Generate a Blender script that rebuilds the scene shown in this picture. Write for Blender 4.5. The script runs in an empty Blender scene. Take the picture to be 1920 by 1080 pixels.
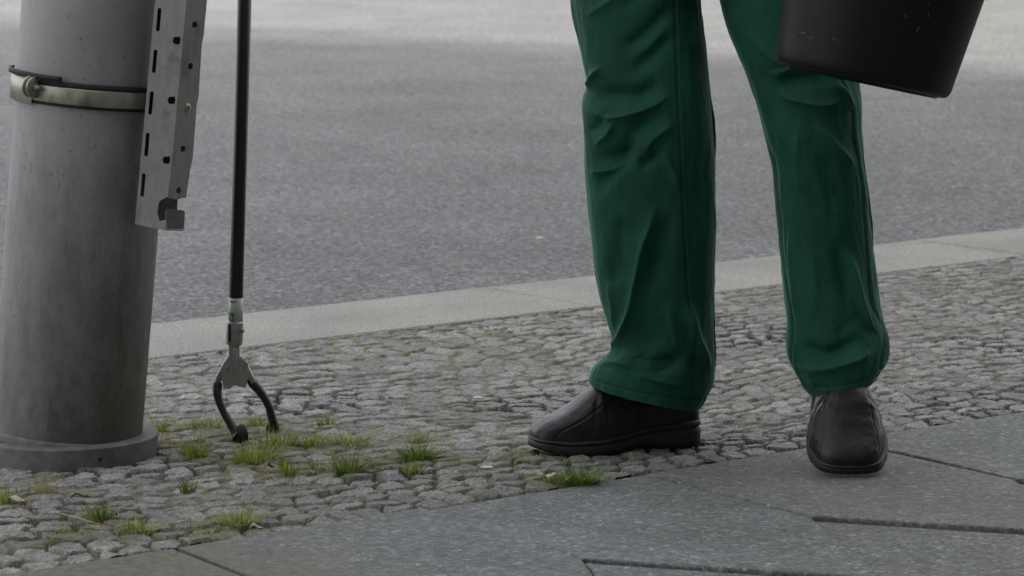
import bpy, bmesh, math, random
import numpy as np
from mathutils import Vector, Matrix
random.seed(7); rng = np.random.default_rng(7)
R = math.radians
S = bpy.context.scene

# ------------------------------------------------------------------ camera, sky, sun, exposure
F = 6000.0; H = 1.08; PITCH = math.atan(840/F)
cd = bpy.data.cameras.new('camera'); cam = bpy.data.objects.new('camera', cd); S.collection.objects.link(cam)
cam.location = (0, 0, H); cam.rotation_euler = (math.pi/2-PITCH, 0, 0)
cd.sensor_width = 36; cd.lens = 36*F/1920; cd.clip_start = .1; cd.clip_end = 2000
cd.dof.use_dof = True; cd.dof.focus_distance = 5.62; cd.dof.aperture_fstop = 11
S.camera = cam
SUN_EL = 42; SUN_TRAVEL = Vector((-.79, .61, 0)).normalized()         # light travels this way over the ground
W = bpy.data.worlds.new('World'); S.world = W; W.use_nodes = True
nt = W.node_tree; nt.nodes.clear()
sky = nt.nodes.new('ShaderNodeTexSky'); sky.sky_type = 'NISHITA'; sky.sun_disc = False
sky.sun_elevation = R(SUN_EL); src = -SUN_TRAVEL
sky.sun_rotation = math.atan2(src.x, src.y); sky.dust_density = 4; sky.air_density = 1.2
hs = nt.nodes.new('ShaderNodeHueSaturation'); hs.inputs['Saturation'].default_value = .17
bg = nt.nodes.new('ShaderNodeBackground'); bg.inputs['Strength'].default_value = .15
wo = nt.nodes.new('ShaderNodeOutputWorld')
nt.links.new(sky.outputs[0], hs.inputs['Color']); nt.links.new(hs.outputs[0], bg.inputs[0]); nt.links.new(bg.outputs[0], wo.inputs[0])
sl = bpy.data.lights.new('sun', 'SUN'); sl.energy = 1.75; sl.angle = R(3.5); sl.color = (1, .95, .86)
so = bpy.data.objects.new('sun', sl); S.collection.objects.link(so)
ld = Vector((SUN_TRAVEL.x*math.cos(R(SUN_EL)), SUN_TRAVEL.y*math.cos(R(SUN_EL)), -math.sin(R(SUN_EL))))
so.rotation_euler = ld.to_track_quat('-Z', 'Y').to_euler(); so.location = (0, -5, 30)
S.view_settings.view_transform = 'Standard'; S.view_settings.look = 'None'
S.view_settings.exposure = 1.85; S.view_settings.gamma = 1

# ------------------------------------------------------------------ helpers
CR = Matrix.Rotation(math.pi/2-PITCH, 3, 'X')
def ray(px, py): return CR @ Vector(((px-960)/F, (540-py)/F, -1))
def at(px, py, z=0):
    d = ray(px, py); t = (z-H)/d.z; return Vector((0, 0, H))+d*t
def atY(px, py, Y):
    d = ray(px, py); return Vector((0, 0, H))+d*(Y/d.y)
def proj(P):                                                             # numpy Nx3 -> picture coordinates
    c, s = math.cos(PITCH), math.sin(PITCH)
    z = P[:, 2]-H; dep = P[:, 1]*c-z*s; up = P[:, 1]*s+z*c
    return 960+F*P[:, 0]/dep, 540-F*up/dep
def link(o): S.collection.objects.link(o); return o
def props(o, label=None, cat=None, group=None, kind=None):
    if label: o['label'] = label
    if cat: o['category'] = cat
    if group: o['group'] = group
    if kind: o['kind'] = kind
    return o
def empty(name, loc, label, cat, group=None):
    o = bpy.data.objects.new(name, None); link(o); o.location = loc; o.empty_display_size = .05
    return props(o, label, cat, group)
def mesh(name, V, Fc, m, parent=None, smooth=True, label=None):
    me = bpy.data.meshes.new(name); me.from_pydata([tuple(v) for v in V], [], Fc); me.materials.append(m)
    if smooth: me.polygons.foreach_set('use_smooth', [True]*len(me.polygons))
    me.update(); o = bpy.data.objects.new(name, me); link(o)
    if parent:
        o.parent = parent
        off = parent.location.copy(); p = parent.parent
        while p: off += p.location; p = p.parent
        me.transform(Matrix.Translation(-off))                            # meshes are given in world coordinates
    if label: o['label'] = label
    return o
def from_bm(name, bm, m, parent=None, smooth=False):
    bmesh.ops.recalc_face_normals(bm, faces=bm.faces)
    V = [v.co.copy() for v in bm.verts]; bm.verts.index_update()
    Fc = [[v.index for v in f.verts] for f in bm.faces]; bm.free()
    return mesh(name, V, Fc, m, parent, smooth)
def grid_faces(nu, nv, wrapu=False):
    out = []
    for j in range(nv-1):
        for i in range(nu if wrapu else nu-1):
            a = j*nu+i; b = j*nu+(i+1) % nu
            out.append((a, b, b+nu, a+nu))
    return out
def catmull(P, n):
    P = [np.array(p, float) for p in P]; out = []
    for i in range(len(P)-1):
        p0 = P[max(i-1, 0)]; p1 = P[i]; p2 = P[i+1]; p3 = P[min(i+2, len(P)-1)]
        for k in range(n):
            t = k/n; out.append(.5*((2*p1)+(-p0+p2)*t+(2*p0-5*p1+4*p2-p3)*t*t+(-p0+3*p1-3*p2+p3)*t**3))
    out.append(P[-1]); return out
def tube(pts, rad, nseg=12, flat=1.0, fdir=None, cap=True, sq=1.0):
    """swept tube; rad number or list; flat squashes along fdir; sq<1 makes the section boxy"""
    V = []; n = len(pts); pts = [Vector(p) for p in pts]
    if not hasattr(rad, '__len__'): rad = [rad]*n
    fd = Vector(fdir) if fdir else Vector((0, 1, 0))
    for i, p in enumerate(pts):
        t = (pts[min(i+1, n-1)]-pts[max(i-1, 0)]).normalized()
        b = (fd-t*fd.dot(t))
        if b.length < 1e-4: b = t.orthogonal()
        b.normalize(); a = t.cross(b)
        for k in range(nseg):
            th = 2*math.pi*k/nseg; c, s = math.cos(th), math.sin(th)
            c = math.copysign(abs(c)**sq, c); s = math.copysign(abs(s)**sq, s)
            V.append(p+a*(rad[i]*c)+b*(rad[i]*flat*s))
    Fc = grid_faces(nseg, n, True)
    if cap: Fc += [tuple(range(nseg))[::-1], tuple((n-1)*nseg+k for k in range(nseg))]
    return V, Fc
class MB:
    def __init__(s): s.V = []; s.F = []
    def add(s, V, Fc):
        o = len(s.V); s.V += list(V); s.F += [tuple(i+o for i in f) for f in Fc]; return s
    def build(s, name, m, parent=None, smooth=True): return mesh(name, s.V, s.F, m, parent, smooth)
def box(c, ax, ay, az):
    c = Vector(c); ax = Vector(ax); ay = Vector(ay); az = Vector(az); V = []
    for i in (-1, 1):
        for j in (-1, 1):
            for k in (-1, 1): V.append(c+ax*i+ay*j+az*k)
    return V, [(0, 1, 3, 2), (4, 6, 7, 5), (0, 4, 5, 1), (2, 3, 7, 6), (0, 2, 6, 4), (1, 5, 7, 3)]
def bevel(o, w=.002, seg=2):
    b = o.modifiers.new('bevel', 'BEVEL'); b.width = w; b.segments = seg; b.limit_method = 'ANGLE'; return o
# value noise
_T = rng.random((256, 256))
def vnoise(x, y, seed=0):
    x = x+seed*17.31; y = y+seed*9.77
    xi = np.floor(x).astype(int); yi = np.floor(y).astype(int); fx = x-xi; fy = y-yi
    fx = fx*fx*(3-2*fx); fy = fy*fy*(3-2*fy)
    g = lambda a, b: _T[a & 255, b & 255]
    return (g(xi, yi)*(1-fx)+g(xi+1, yi)*fx)*(1-fy)+(g(xi, yi+1)*(1-fx)+g(xi+1, yi+1)*fx)*fy
def sstep(a, b, x): t = np.clip((x-a)/(b-a), 0, 1); return t*t*(3-2*t)

# ------------------------------------------------------------------ materials
def N(nt, t, **kw):
    n = nt.nodes.new(t)
    for k, v in kw.items():
        if k.startswith('i_'): n.inputs[k[2:].replace('_', ' ')].default_value = v
        else: setattr(n, k, v)
    return n
def newmat(name):
    m = bpy.data.materials.new(name); m.use_nodes = True; t = m.node_tree; b = t.nodes['Principled BSDF']
    return m, t, b, t.links.new
def coords(t, kind='Object', scale=(1, 1, 1)):
    c = N(t, 'ShaderNodeTexCoord'); mp = N(t, 'ShaderNodeMapping'); mp.inputs['Scale'].default_value = scale
    t.links.new(c.outputs[kind], mp.inputs[0]); return mp.outputs[0]
def noise(t, co, scale, detail=4, rough=.55, dist=0):
    n = N(t, 'ShaderNodeTexNoise'); t.links.new(co, n.inputs['Vector'])
    n.inputs['Scale'].default_value = scale; n.inputs['Detail'].default_value = detail
    n.inputs['Roughness'].default_value = rough; n.inputs['Distortion'].default_value = dist; return n.outputs['Fac']
def ramp(t, fac, stops):
    r = N(t, 'ShaderNodeValToRGB'); t.links.new(fac, r.inputs[0]); e = r.color_ramp.elements
    while len(e) < len(stops): e.new(.5)
    for i, (p, c) in enumerate(stops):
        e[i].position = p; c = c if hasattr(c, '__len__') else (c, c, c); e[i].color = (*c, 1)
    return r.outputs[0]
def mix(t, a, b, fac, mode='MIX'):
    m = N(t, 'ShaderNodeMix', data_type='RGBA', blend_type=mode)
    for s, v in ((6, a), (7, b)):
        if hasattr(v, 'links') or hasattr(v, 'is_linked'): t.links.new(v, m.inputs[s])
        else: m.inputs[s].default_value = (*v, 1)
    if hasattr(fac, 'is_linked'): t.links.new(fac, m.inputs[0])
    else: m.inputs[0].default_value = fac
    return m.outputs[2]
def bump(t, b, h, dist, strength=1.0, prev=None):
    n = N(t, 'ShaderNodeBump'); n.inputs['Distance'].default_value = dist; n.inputs['Strength'].default_value = strength
    t.links.new(h, n.inputs['Height'])
    if prev: t.links.new(prev, n.inputs['Normal'])
    t.links.new(n.outputs[0], b.inputs['Normal']); return n.outputs[0]
def simple(name, col, rough=.5, metal=0, var=.25, scale=30, bd=.0003, bscale=200, spec=.5):
    m, t, b, L = newmat(name); co = coords(t); n = noise(t, co, scale, 5)
    lo = tuple(c*(1-var) for c in col); hi = tuple(min(1, c*(1+var)) for c in col)
    L(ramp(t, n, [(.3, lo), (.7, hi)]), b.inputs['Base Color'])
    b.inputs['Roughness'].default_value = rough; b.inputs['Metallic'].default_value = metal
    b.inputs['Specular IOR Level'].default_value = spec
    if bd: bump(t, b, noise(t, co, bscale, 4), bd)
    return m

# asphalt: pale and dark aggregate
def m_asphalt():
    m, t, b, L = newmat('asphalt'); co = coords(t)
    v = N(t, 'ShaderNodeTexVoronoi'); L(co, v.inputs['Vector']); v.inputs['Scale'].default_value = 105
    v.inputs['Randomness'].default_value = 1
    g = N(t, 'ShaderNodeSeparateColor'); L(v.outputs['Color'], g.inputs[0])
    agg = ramp(t, g.outputs[0], [(0, (.04, .041, .041)), (.3, (.092, .094, .094)), (.7, (.145, .147, .146)), (.92, (.195, .196, .193)), (1, (.28, .28, .275))])
    n2 = noise(t, co, 240, 3); c = mix(t, agg, ramp(t, n2, [(.3, .45), (.7, 1.5)]), 1, 'MULTIPLY')
    n3 = noise(t, co, 1.3, 4); c = mix(t, c, ramp(t, n3, [(.3, .82), (.7, 1.12)]), 1, 'MULTIPLY')
    n4 = noise(t, co, 60, 2); c = mix(t, c, ramp(t, n4, [(.35, .74), (.65, 1.2)]), 1, 'MULTIPLY')
    L(c, b.inputs['Base Color']); b.inputs['Roughness'].default_value = .85
    p = bump(t, b, v.outputs['Distance'], .003, .6); bump(t, b, n4, .004, .6, p); return m
def m_kerb():
    m, t, b, L = newmat('kerb_granite'); co = coords(t)
    n1 = noise(t, co, 320, 2, .7); n2 = noise(t, co, 130, 3, .6); n3 = noise(t, co, 3, 4)
    c = ramp(t, n1, [(.3, (.12, .118, .105)), (.5, (.255, .249, .225)), (.7, (.43, .415, .37))])
    c = mix(t, c, ramp(t, n2, [(.3, .72), (.7, 1.2)]), 1, 'MULTIPLY')
    c = mix(t, c, ramp(t, n3, [(.3, .8), (.7, 1.12)]), 1, 'MULTIPLY'); c = mix(t, c, (.1, .095, .08), ramp(t, noise(t, co, 11, 6, .7), [(.58, 0), (.75, .5)]))
    L(c, b.inputs['Base Color']); b.inputs['Roughness'].default_value = .8
    bump(t, b, n2, .003, .8); return m
def m_cobble():
    m, t, b, L = newmat('cobble_stone'); co = coords(t)
    a = N(t, 'ShaderNodeAttribute'); a.attribute_name = 'stone'; s = N(t, 'ShaderNodeSeparateColor'); L(a.outputs['Color'], s.inputs[0])
    base = ramp(t, s.outputs[0], [(0, (.15, .15, .147)), (.25, (.195, .194, .19)), (.6, (.235, .231, .222)), (.85, (.285, .276, .258)), (1, (.22, .2, .17))])
    n1 = noise(t, co, 420, 2, .7); n2 = noise(t, co, 75, 4, .65); n0 = noise(t, co, 2.2, 3)
    c = mix(t, base, ramp(t, n1, [(.3, .3), (.5, .9), (.7, 2.0)]), 1, 'MULTIPLY')
    c = mix(t, c, ramp(t, n2, [(.3, .68), (.7, 1.3)]), 1, 'MULTIPLY')
    c = mix(t, c, ramp(t, n0, [(.3, .85), (.7, 1.12)]), 1, 'MULTIPLY')
    n3 = noise(t, co, 60, 4, .6)
    soil = ramp(t, n3, [(.3, (.06, .054, .035)), (.48, (.145, .13, .088)), (.62, (.185, .166, .115)), (.75, (.24, .21, .15))])
    soil = mix(t, (.022, .02, .015), soil, a.outputs['Alpha']); c = mix(t, c, soil, s.outputs[1])
    green = ramp(t, n3, [(.35, (.05, .06, .02)), (.65, (.13, .15, .04))])
    c = mix(t, c, green, s.outputs[2])
    L(c, b.inputs['Base Color']); b.inputs['Roughness'].default_value = .78
    p = bump(t, b, n2, .005, 1); bump(t, b, n1, .0018, 1, p); return m
def g_(u, n): return (.78123*u-.62424*n, .62424*u+.78123*n, 0)
def m_slab():
    m, t, b, L = newmat('paving_slab'); co = coords(t)
    v = N(t, 'ShaderNodeTexVoronoi'); L(co, v.inputs['Vector']); v.inputs['Scale'].default_value = 150
    g = N(t, 'ShaderNodeSeparateColor'); L(v.outputs['Color'], g.inputs[0])
    c = ramp(t, g.outputs[0], [(0, (.075, .081, .08)), (.45, (.11, .117, .114)), (.8, (.142, .15, .145)), (.95, (.19, .197, .19)), (1, (.28, .28, .265))])
    n1 = noise(t, co, 300, 3, .6); n2 = noise(t, co, 5, 5, .65); n4 = noise(t, co, 38, 4)
    c = mix(t, c, ramp(t, n1, [(.3, .62), (.7, 1.35)]), 1, 'MULTIPLY')
    c = mix(t, c, ramp(t, n2, [(.3, .78), (.7, 1.18)]), 1, 'MULTIPLY')
    c = mix(t, c, ramp(t, n4, [(.35, .85), (.65, 1.12)]), 1, 'MULTIPLY')
    n3 = noise(t, co, 1.1, 4); c = mix(t, c, (.15, .135, .11), ramp(t, n3, [(.5, 0.0), (.75, .45)]))
    # soil washed over the slabs in the corner by the post
    ct = g_(2.35, 4.0); vm = N(t, 'ShaderNodeVectorMath', operation='DISTANCE'); L(co, vm.inputs[0]); vm.inputs[1].default_value = ct
    mr = N(t, 'ShaderNodeMath', operation='MULTIPLY_ADD'); L(noise(t, co, 9, 6, .65), mr.inputs[0]); mr.inputs[1].default_value = .7; L(vm.outputs['Value'], mr.inputs[2])
    so2 = ramp(t, noise(t, co, 60, 5, .6), [(.35, (.07, .065, .05)), (.6, (.13, .12, .085)), (.75, (.16, .16, .07))]); c = mix(t, c, so2, ramp(t, mr.outputs[0], [(.6, .85), (.85, 0)]))
    L(c, b.inputs['Base Color']); b.inputs['Roughness'].default_value = .74
    p = bump(t, b, v.outputs['Distance'], .0012, .7); bump(t, b, n4, .002, .6, p); return m
def m_pole():
    m, t, b, L = newmat('weathered_pole_paint'); co = coords(t)
    n1 = noise(t, co, 6, 6, .6); c = ramp(t, n1, [(.3, (.24, .232, .232)), (.7, (.335, .326, .324))])
    # brown scratches and spots
    sc = noise(t, coords(t, scale=(60, 60, 22)), 1.0, 3, .7, 1.5); c = mix(t, c, (.15, .1, .07), ramp(t, sc, [(.62, 0), (.70, .55)]))
    sp = noise(t, co, 110, 2, .6); c = mix(t, c, (.07, .065, .06), ramp(t, sp, [(.67, 0), (.73, .75)]))
    # grime creeping up from the base, streaky; extra on the right paints in shade
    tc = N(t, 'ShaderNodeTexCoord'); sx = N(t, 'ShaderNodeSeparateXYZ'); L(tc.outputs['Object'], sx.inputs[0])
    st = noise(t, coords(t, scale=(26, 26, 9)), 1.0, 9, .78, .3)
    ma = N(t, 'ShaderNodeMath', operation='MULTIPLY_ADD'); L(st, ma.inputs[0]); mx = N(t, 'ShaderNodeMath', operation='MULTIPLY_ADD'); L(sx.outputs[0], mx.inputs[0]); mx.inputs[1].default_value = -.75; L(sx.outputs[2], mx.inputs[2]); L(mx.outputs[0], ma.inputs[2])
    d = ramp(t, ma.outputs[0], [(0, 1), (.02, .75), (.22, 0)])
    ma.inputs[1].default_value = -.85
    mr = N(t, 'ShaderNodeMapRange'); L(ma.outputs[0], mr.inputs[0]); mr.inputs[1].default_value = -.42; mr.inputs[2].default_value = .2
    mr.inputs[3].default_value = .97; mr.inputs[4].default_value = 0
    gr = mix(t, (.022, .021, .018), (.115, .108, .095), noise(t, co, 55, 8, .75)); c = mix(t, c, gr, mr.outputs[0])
    L(c, b.inputs['Base Color']); b.inputs['Roughness'].default_value = .55
    bump(t, b, noise(t, co, 160, 4), .0006, .5); return m
def m_cast():
    m, t, b, L = newmat('flange_iron'); co = coords(t); n1 = noise(t, co, 40, 6, .65)
    L(ramp(t, n1, [(.3, (.075, .073, .072)), (.7, (.16, .155, .152))]), b.inputs['Base Color'])
    b.inputs['Roughness'].default_value = .7; bump(t, b, noise(t, co, 260, 3), .0006, .5); return m
def m_galv(name, lo, hi, metal=.55, rough=.45):
    m, t, b, L = newmat(name); co = coords(t); n1 = noise(t, coords(t, scale=(1, 1, .4)), 55, 6, .7, .6)
    c = ramp(t, n1, [(.3, lo), (.7, hi)]); sp = noise(t, co, 18, 4)
    c = mix(t, c, tuple(x*.45 for x in lo), ramp(t, sp, [(.58, 0), (.75, .7)]))
    L(c, b.inputs['Base Color']); b.inputs['Metallic'].default_value = metal
    L(ramp(t, n1, [(.3, rough-.1), (.7, rough+.15)]), b.inputs['Roughness']); bump(t, b, n1, .0006, .4); return m
def m_cloth():
    m, t, b, L = newmat('green_work_cloth'); co = coords(t)
    n1 = noise(t, co, 7, 5, .6); n2 = noise(t, coords(t, scale=(1, 1, .25)), 700, 2)
    a = N(t, 'ShaderNodeAttribute'); a.attribute_name = 'seam'
    c = ramp(t, n1, [(.3, (.006, .056, .036)), (.7, (.010, .076, .049))])
    c = mix(t, c, ramp(t, n2, [(.3, .8), (.7, 1.2)]), 1, 'MULTIPLY')
    c = mix(t, c, (.003, .028, .018), a.outputs['Fac'])
    li = noise(t, co, 260, 2, .5); c = mix(t, c, (.2, .25, .22), ramp(t, li, [(.78, 0), (.82, .5)]))
    L(c, b.inputs['Base Color']); b.inputs['Roughness'].default_value = .82
    b.inputs['Specular IOR Level'].default_value = .25
    b.inputs['Sheen Weight'].default_value = .3; b.inputs['Sheen Roughness'].default_value = .3
    b.inputs['Sheen Tint'].default_value = (.35, .9, .65, 1)
    p = bump(t, b, n2, .0004, .6); bump(t, b, noise(t, co, 30, 4), .003, .3, p); return m
def m_leather():
    m, t, b, L = newmat('black_leather'); co = coords(t); n1 = noise(t, co, 14, 5)
    a = N(t, 'ShaderNodeAttribute'); a.attribute_name = 'seam'
    c = ramp(t, n1, [(.3, (.006, .006, .006)), (.7, (.012, .012, .0115))])
    du = noise(t, co, 45, 5, .6); c = mix(t, c, (.045, .043, .038), ramp(t, du, [(.5, 0), (.85, .4)]))
    c = mix(t, c, (.003, .003, .003), a.outputs['Fac'])
    L(c, b.inputs['Base Color']); L(ramp(t, n1, [(.3, .36), (.7, .5)]), b.inputs['Roughness']); b.inputs['Specular IOR Level'].default_value = .38
    p = bump(t, b, noise(t, co, 320, 3), .0005, .5); bump(t, b, noise(t, co, 28, 4), .005, .5, p); return m
def m_plastic():
    m, t, b, L = newmat('black_bucket_plastic'); co = coords(t); n1 = noise(t, co, 9, 5)
    c = ramp(t, n1, [(.3, (.006, .006, .007)), (.7, (.010, .010, .0115))])
    sc = noise(t, coords(t, scale=(1, 1, .3)), 90, 3, .6, 3); k = noise(t, co, 7, 2)
    sc2 = ramp(t, sc, [(.7, 0), (.735, 1)]); kk = ramp(t, k, [(.56, 0), (.64, .35)])
    f = mix(t, (0, 0, 0), sc2, kk); c = mix(t, c, (.2, .2, .2), f)
    L(c, b.inputs['Base Color']); L(ramp(t, n1, [(.3, .42), (.7, .55)]), b.inputs['Roughness']); b.inputs['Specular IOR Level'].default_value = .2
    bump(t, b, noise(t, co, 120, 3), .0008, .4); return m
def m_grass(name, c1, c2, c3):
    m, t, b, L = newmat(name); a = N(t, 'ShaderNodeAttribute'); a.attribute_name = 'tone'
    L(ramp(t, a.outputs['Fac'], [(0, c1), (.5, c2), (.85, c2), (1, c3)]), b.inputs['Base Color'])
    b.inputs['Roughness'].default_value = .5; b.inputs['Transmission Weight'].default_value = 0
    tr = N(t, 'ShaderNodeBsdfTranslucent'); L(ramp(t, a.outputs['Fac'], [(0, c1), (1, c2)]), tr.inputs[0])
    ms = N(t, 'ShaderNodeMixShader'); ms.inputs[0].default_value = .35; L(b.outputs[0], ms.inputs[1]); L(tr.outputs[0], ms.inputs[2])
    L(ms.outputs[0], t.nodes['Material Output'].inputs[0]); return m
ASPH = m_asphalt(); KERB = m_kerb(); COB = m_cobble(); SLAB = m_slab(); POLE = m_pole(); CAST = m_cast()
GALV = m_galv('galvanised_steel', (.14, .145, .14), (.25, .255, .247)); BAND = m_galv('zinc_band', (.24, .245, .2), (.42, .42, .35), .6, .4)
TOOLM = m_galv('dull_tool_steel', (.26, .285, .27), (.42, .45, .43), .45, .36)
CLOTH = m_cloth(); LEATH = m_leather(); PLAST = m_plastic()
RUBB = simple('black_sole_rubber', (.011, .011, .0105), .6, 0, .3, 40, .0006, 260)
ELAS = simple('black_elastic', (.008, .008, .009), .85, 0, .2, 60, .0006, 500)
DARK = simple('dark_rubber', (.018, .018, .018), .75, 0, .3, 50, .0005, 200)
JAWM = simple('black_jaw_plastic', (.02, .02, .02), .42, 0, .6, 60, .0006, 250)
TUBE = simple('black_tube_paint', (.005, .005, .0055), .4, 0, .2, 30, .0001, 200)
WHITE = simple('white_label', (.55, .56, .53), .5, 0, .08, 30, .0001, 200)
GREEN = simple('green_print', (.02, .2, .06), .5, 0, .1, 30, 0)
INK = simple('grey_print', (.08, .08, .08), .5, 0, .1, 30, 0)
SOIL = simple('soil', (.1, .085, .06), .95, 0, .5, 60, .006, 90)
SKIN = simple('skin', (.45, .27, .2), .55, 0, .1, 20, .0002, 300)
HOLE = simple('dark_hole', (.006, .006, .006), .9, 0, .2, 30, 0)
GR = m_grass('grass_blade', (.13, .18, .02), (.26, .33, .045), (.48, .4, .17))
GD = m_grass('grass_blade_dark', (.07, .125, .018), (.15, .24, .035), (.3, .27, .1))
DRY = m_grass('dry_blade', (.28, .2, .1), (.42, .34, .18), (.2, .24, .06))

# ------------------------------------------------------------------ street axes from the photograph's kerb and slab edge
K0 = at(275, 680); K1 = at(1920, 485); U = (K1-K0).normalized(); U.z = 0; U.normalize(); NN = Vector((-U.y, U.x, 0))
def un(p): return p.dot(U), p.dot(NN)
nS, nK, nR = 4.092, 5.672, 6.102
def g(u, n, z=0): p = U*u+NN*n; return Vector((p.x, p.y, z))
print('U', U, 'nS', nS, 'nK', nK, 'nR', nR)

# base ground and road
RZ = -.07
mesh('ground', [(-400, -400, -.16), (400, -400, -.16), (400, 400, -.16), (-400, 400, -.16)], [(0, 1, 2, 3)], SOIL, smooth=False)['kind'] = 'structure'
a = [g(-150, nR+.03, RZ), g(160, nR+.03, RZ), g(160, nR+60, RZ), g(-150, nR+60, RZ)]
mesh('road', a, [(0, 1, 2, 3)], ASPH, smooth=False)['kind'] = 'structure'
# kerb stones
kb = MB(); uj = un(at(905, 537))[0]
ks = [uj+1.497*k for k in range(-8, 9)]
for i in range(len(ks)-1):
    u0, u1 = ks[i]+.0045, ks[i+1]-.0045; z = rng.uniform(-.002, .002)
    n0, n1 = nK+.004, nR+.0; r = .012
    prof = [(n0, -.15), (n0, z-.004), (n0+.004, z), (n1-r*1.5, z), (n1-r*.5, z-r*.35), (n1, z-r*1.5), (n1+.012, RZ-.02), (n1+.012, -.15)]
    V = []
    for u in (u0, u0+.003, u1-.003, u1):
        e = .003 if u in (u0, u1) else 0
        V += [g(u, n, zz-(e if zz > -.1 else 0)) for n, zz in prof]
    Fc = grid_faces(len(prof), 4); Fc += [tuple(range(len(prof))), tuple(3*len(prof)+q for q in range(len(prof)))[::-1]]
    kb.add(V, Fc)
o = kb.build('kerb', KERB, smooth=False); o['kind'] = 'structure'

# ------------------------------------------------------------------ cobbles as one modelled surface
PYY = 5.595; POLE_C = at(121, 860); pu, pn = un(POLE_C)
TPOS = [(300, 812, 1, 30), (385, 800, 1, 78), (364, 858, 1, 58), (487, 797, 1, 56), (474, 868, 1, 92), (522, 838, 1, 74), (540, 893, 1, 42), (585, 838, 1, 54), (655, 835, 1, 80), (655, 888, 1, 66), (785, 826, 1, 56), (783, 862, 1, 66), (720, 870, 1, 40), (186, 972, 1, 58), (262, 995, 1, 74), (444, 985, 1, 76), (378, 1008, 1, 44), (1088, 903, 1, 84), (1040, 905, 1, 46), (976, 862, 1, 66), (310, 838, 1, 40), (82, 925, 1, 50), (430, 820, 1, 60), (850, 868, 1, 30), (120, 1003, 1, 90), (600, 880, 1, 40)]
def cobbles():
    u_lo, u_hi = 1.9, 6.6; fine = .0032
    us = np.concatenate([np.arange(-1.2, u_lo, .009), np.arange(u_lo, u_hi, fine), np.arange(u_hi, 9.5, .009)])
    ns = np.arange(nS+.004, nK-.0005, .0034)
    Ug, Ng = np.meshgrid(us, ns); sh = Ug.shape; u = Ug.ravel(); n = Ng.ravel()-nS
    wob = .02*(vnoise(u*2.2, n*2.2, 3)-.5)
    # rows: larger stones near the slabs, smaller towards the kerb; rows wander gently
    du, dn = .057, .05
    arc = .10*np.sin(u*1.9+.6)+.035*np.sin(u*5.1)
    nw = n+arc*sstep(0.0, .35, n)*sstep(1.45, 1.1, n)
    grow = .27*np.exp(-np.clip(n, 0, 9)/.28)
    v = nw/dn-grow*2.2*(1-np.exp(-np.clip(n, 0, 9)/.28)); row = v
    uu = u/du+1.3*(vnoise(n*3, u*.6, 5)-.5)
    ci = np.floor(uu).astype(int); cj = np.floor(v).astype(int)
    vert = None; best = np.full(u.shape, 9e9); bi = np.zeros_like(ci); bj = np.zeros_like(cj); bx = np.zeros_like(u); by = np.zeros_like(u)
    def site(i, j):
        h1 = _T[(i*7+j*13) & 255, (j*5+i*3) & 255]; h2 = _T[(i*11+j*29+7) & 255, (j*17+i*5+3) & 255]
        return i+.5+.5*(j & 1)+(h1-.5)*.62, j+.5+(h2-.5)*.56
    offs = [(a, b) for a in range(-2, 2) for b in range(-2, 3)]
    for a, b in offs:
        i = ci+a; j = cj+b; sx, sy = site(i, j); d = (uu-sx)**2+(v-sy)**2
        k = d < best; best = np.where(k, d, best); bi = np.where(k, i, bi); bj = np.where(k, j, bj); bx = np.where(k, sx, bx); by = np.where(k, sy, by)
    edge = np.full(u.shape, 9e9); vert = np.zeros_like(u)
    for a in range(-2, 3):
        for b in range(-2, 3):
            if a == 0 and b == 0: continue
            i = bi+a; j = bj+b; sx, sy = site(i, j); dx = sx-bx; dy = sy-by; L = np.sqrt(dx*dx+dy*dy)
            e = ((sx+bx)/2-uu)*dx/L+((sy+by)/2-v)*dy/L; vert = np.where(e < edge, np.abs(dx/L), vert); edge = np.minimum(edge, e)
    e = edge*.054+.003*(vnoise(u*140, n*140, 8)-.5)+.004*(vnoise(u*45, n*45, 9)-.5)
    r1 = _T[(bi*31+bj*7) & 255, (bj*19+bi) & 255]; r2 = _T[(bi*3+bj*57+9) & 255, (bj*23+bi*11) & 255]; r3 = _T[(bi*43+bj*5+2) & 255, (bj*3+bi*37) & 255]
    near = np.exp(-np.clip(n, 0, 9)/.3)
    jw = .0014+.0032*vnoise(u*9, n*9, 11)+.0045*sstep(.45, .75, vnoise(u*7, n*7, 12))*vert*(1-near)
    top = (r1-.5)*.0035+(r2-.5)*.08*(uu-bx)*.07+(r3-.5)*.14*(v-by)*.07
    rough = .003*(vnoise(u*30+r1*9, n*55+r2*9, 1)-.5)+.0026*(np.abs(vnoise(u*50+r1*9, n*85+r2*9, 2)-.5)*2-.4)+.0021*(vnoise(u*150, n*230, 4)-.5)
    fill0 = sstep(.4, .6, vnoise(u*6, n*6, 12)); top += rough-.0018*np.exp(-np.clip(e-jw, 0, 1)/.003)
    fill = sstep(.35, .62, vnoise(u*3.1, n*3.1, 13)+.25*(1-near)-.05)*(1-.55*near)             # how full of soil and moss the joints are
    fill = np.clip(fill*(.4+.75*vert)+fill0*vert*(1-near)*.5, 0, 1); jz = -.018+fill*.0155+.0015*(vnoise(u*90, n*90, 14)-.5)
    k = sstep(0, .0026, e-jw); z = jz*(1-k)+top*k
    # a little sag at the slab edge and round the post
    z += .004*(vnoise(u*1.7, n*1.7, 15)-.5)-(.002+.007*sstep(.3, .75, vnoise(u*6, n*2, 16)))*np.exp(-n/.014)
    z -= (.002+.01*sstep(.35, .7, vnoise(u*5, n*2, 18)))*np.exp(-(nK-nS-n)/.007)
    joint = (1-sstep(.0, .005, e-jw))
    fillv = sstep(.1, .55, fill); soil = joint*.95
    dirt = sstep(.62, .8, vnoise(u*7, n*7, 21)*.6+vnoise(u*30, n*30, 22)*.4)*.75
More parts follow.
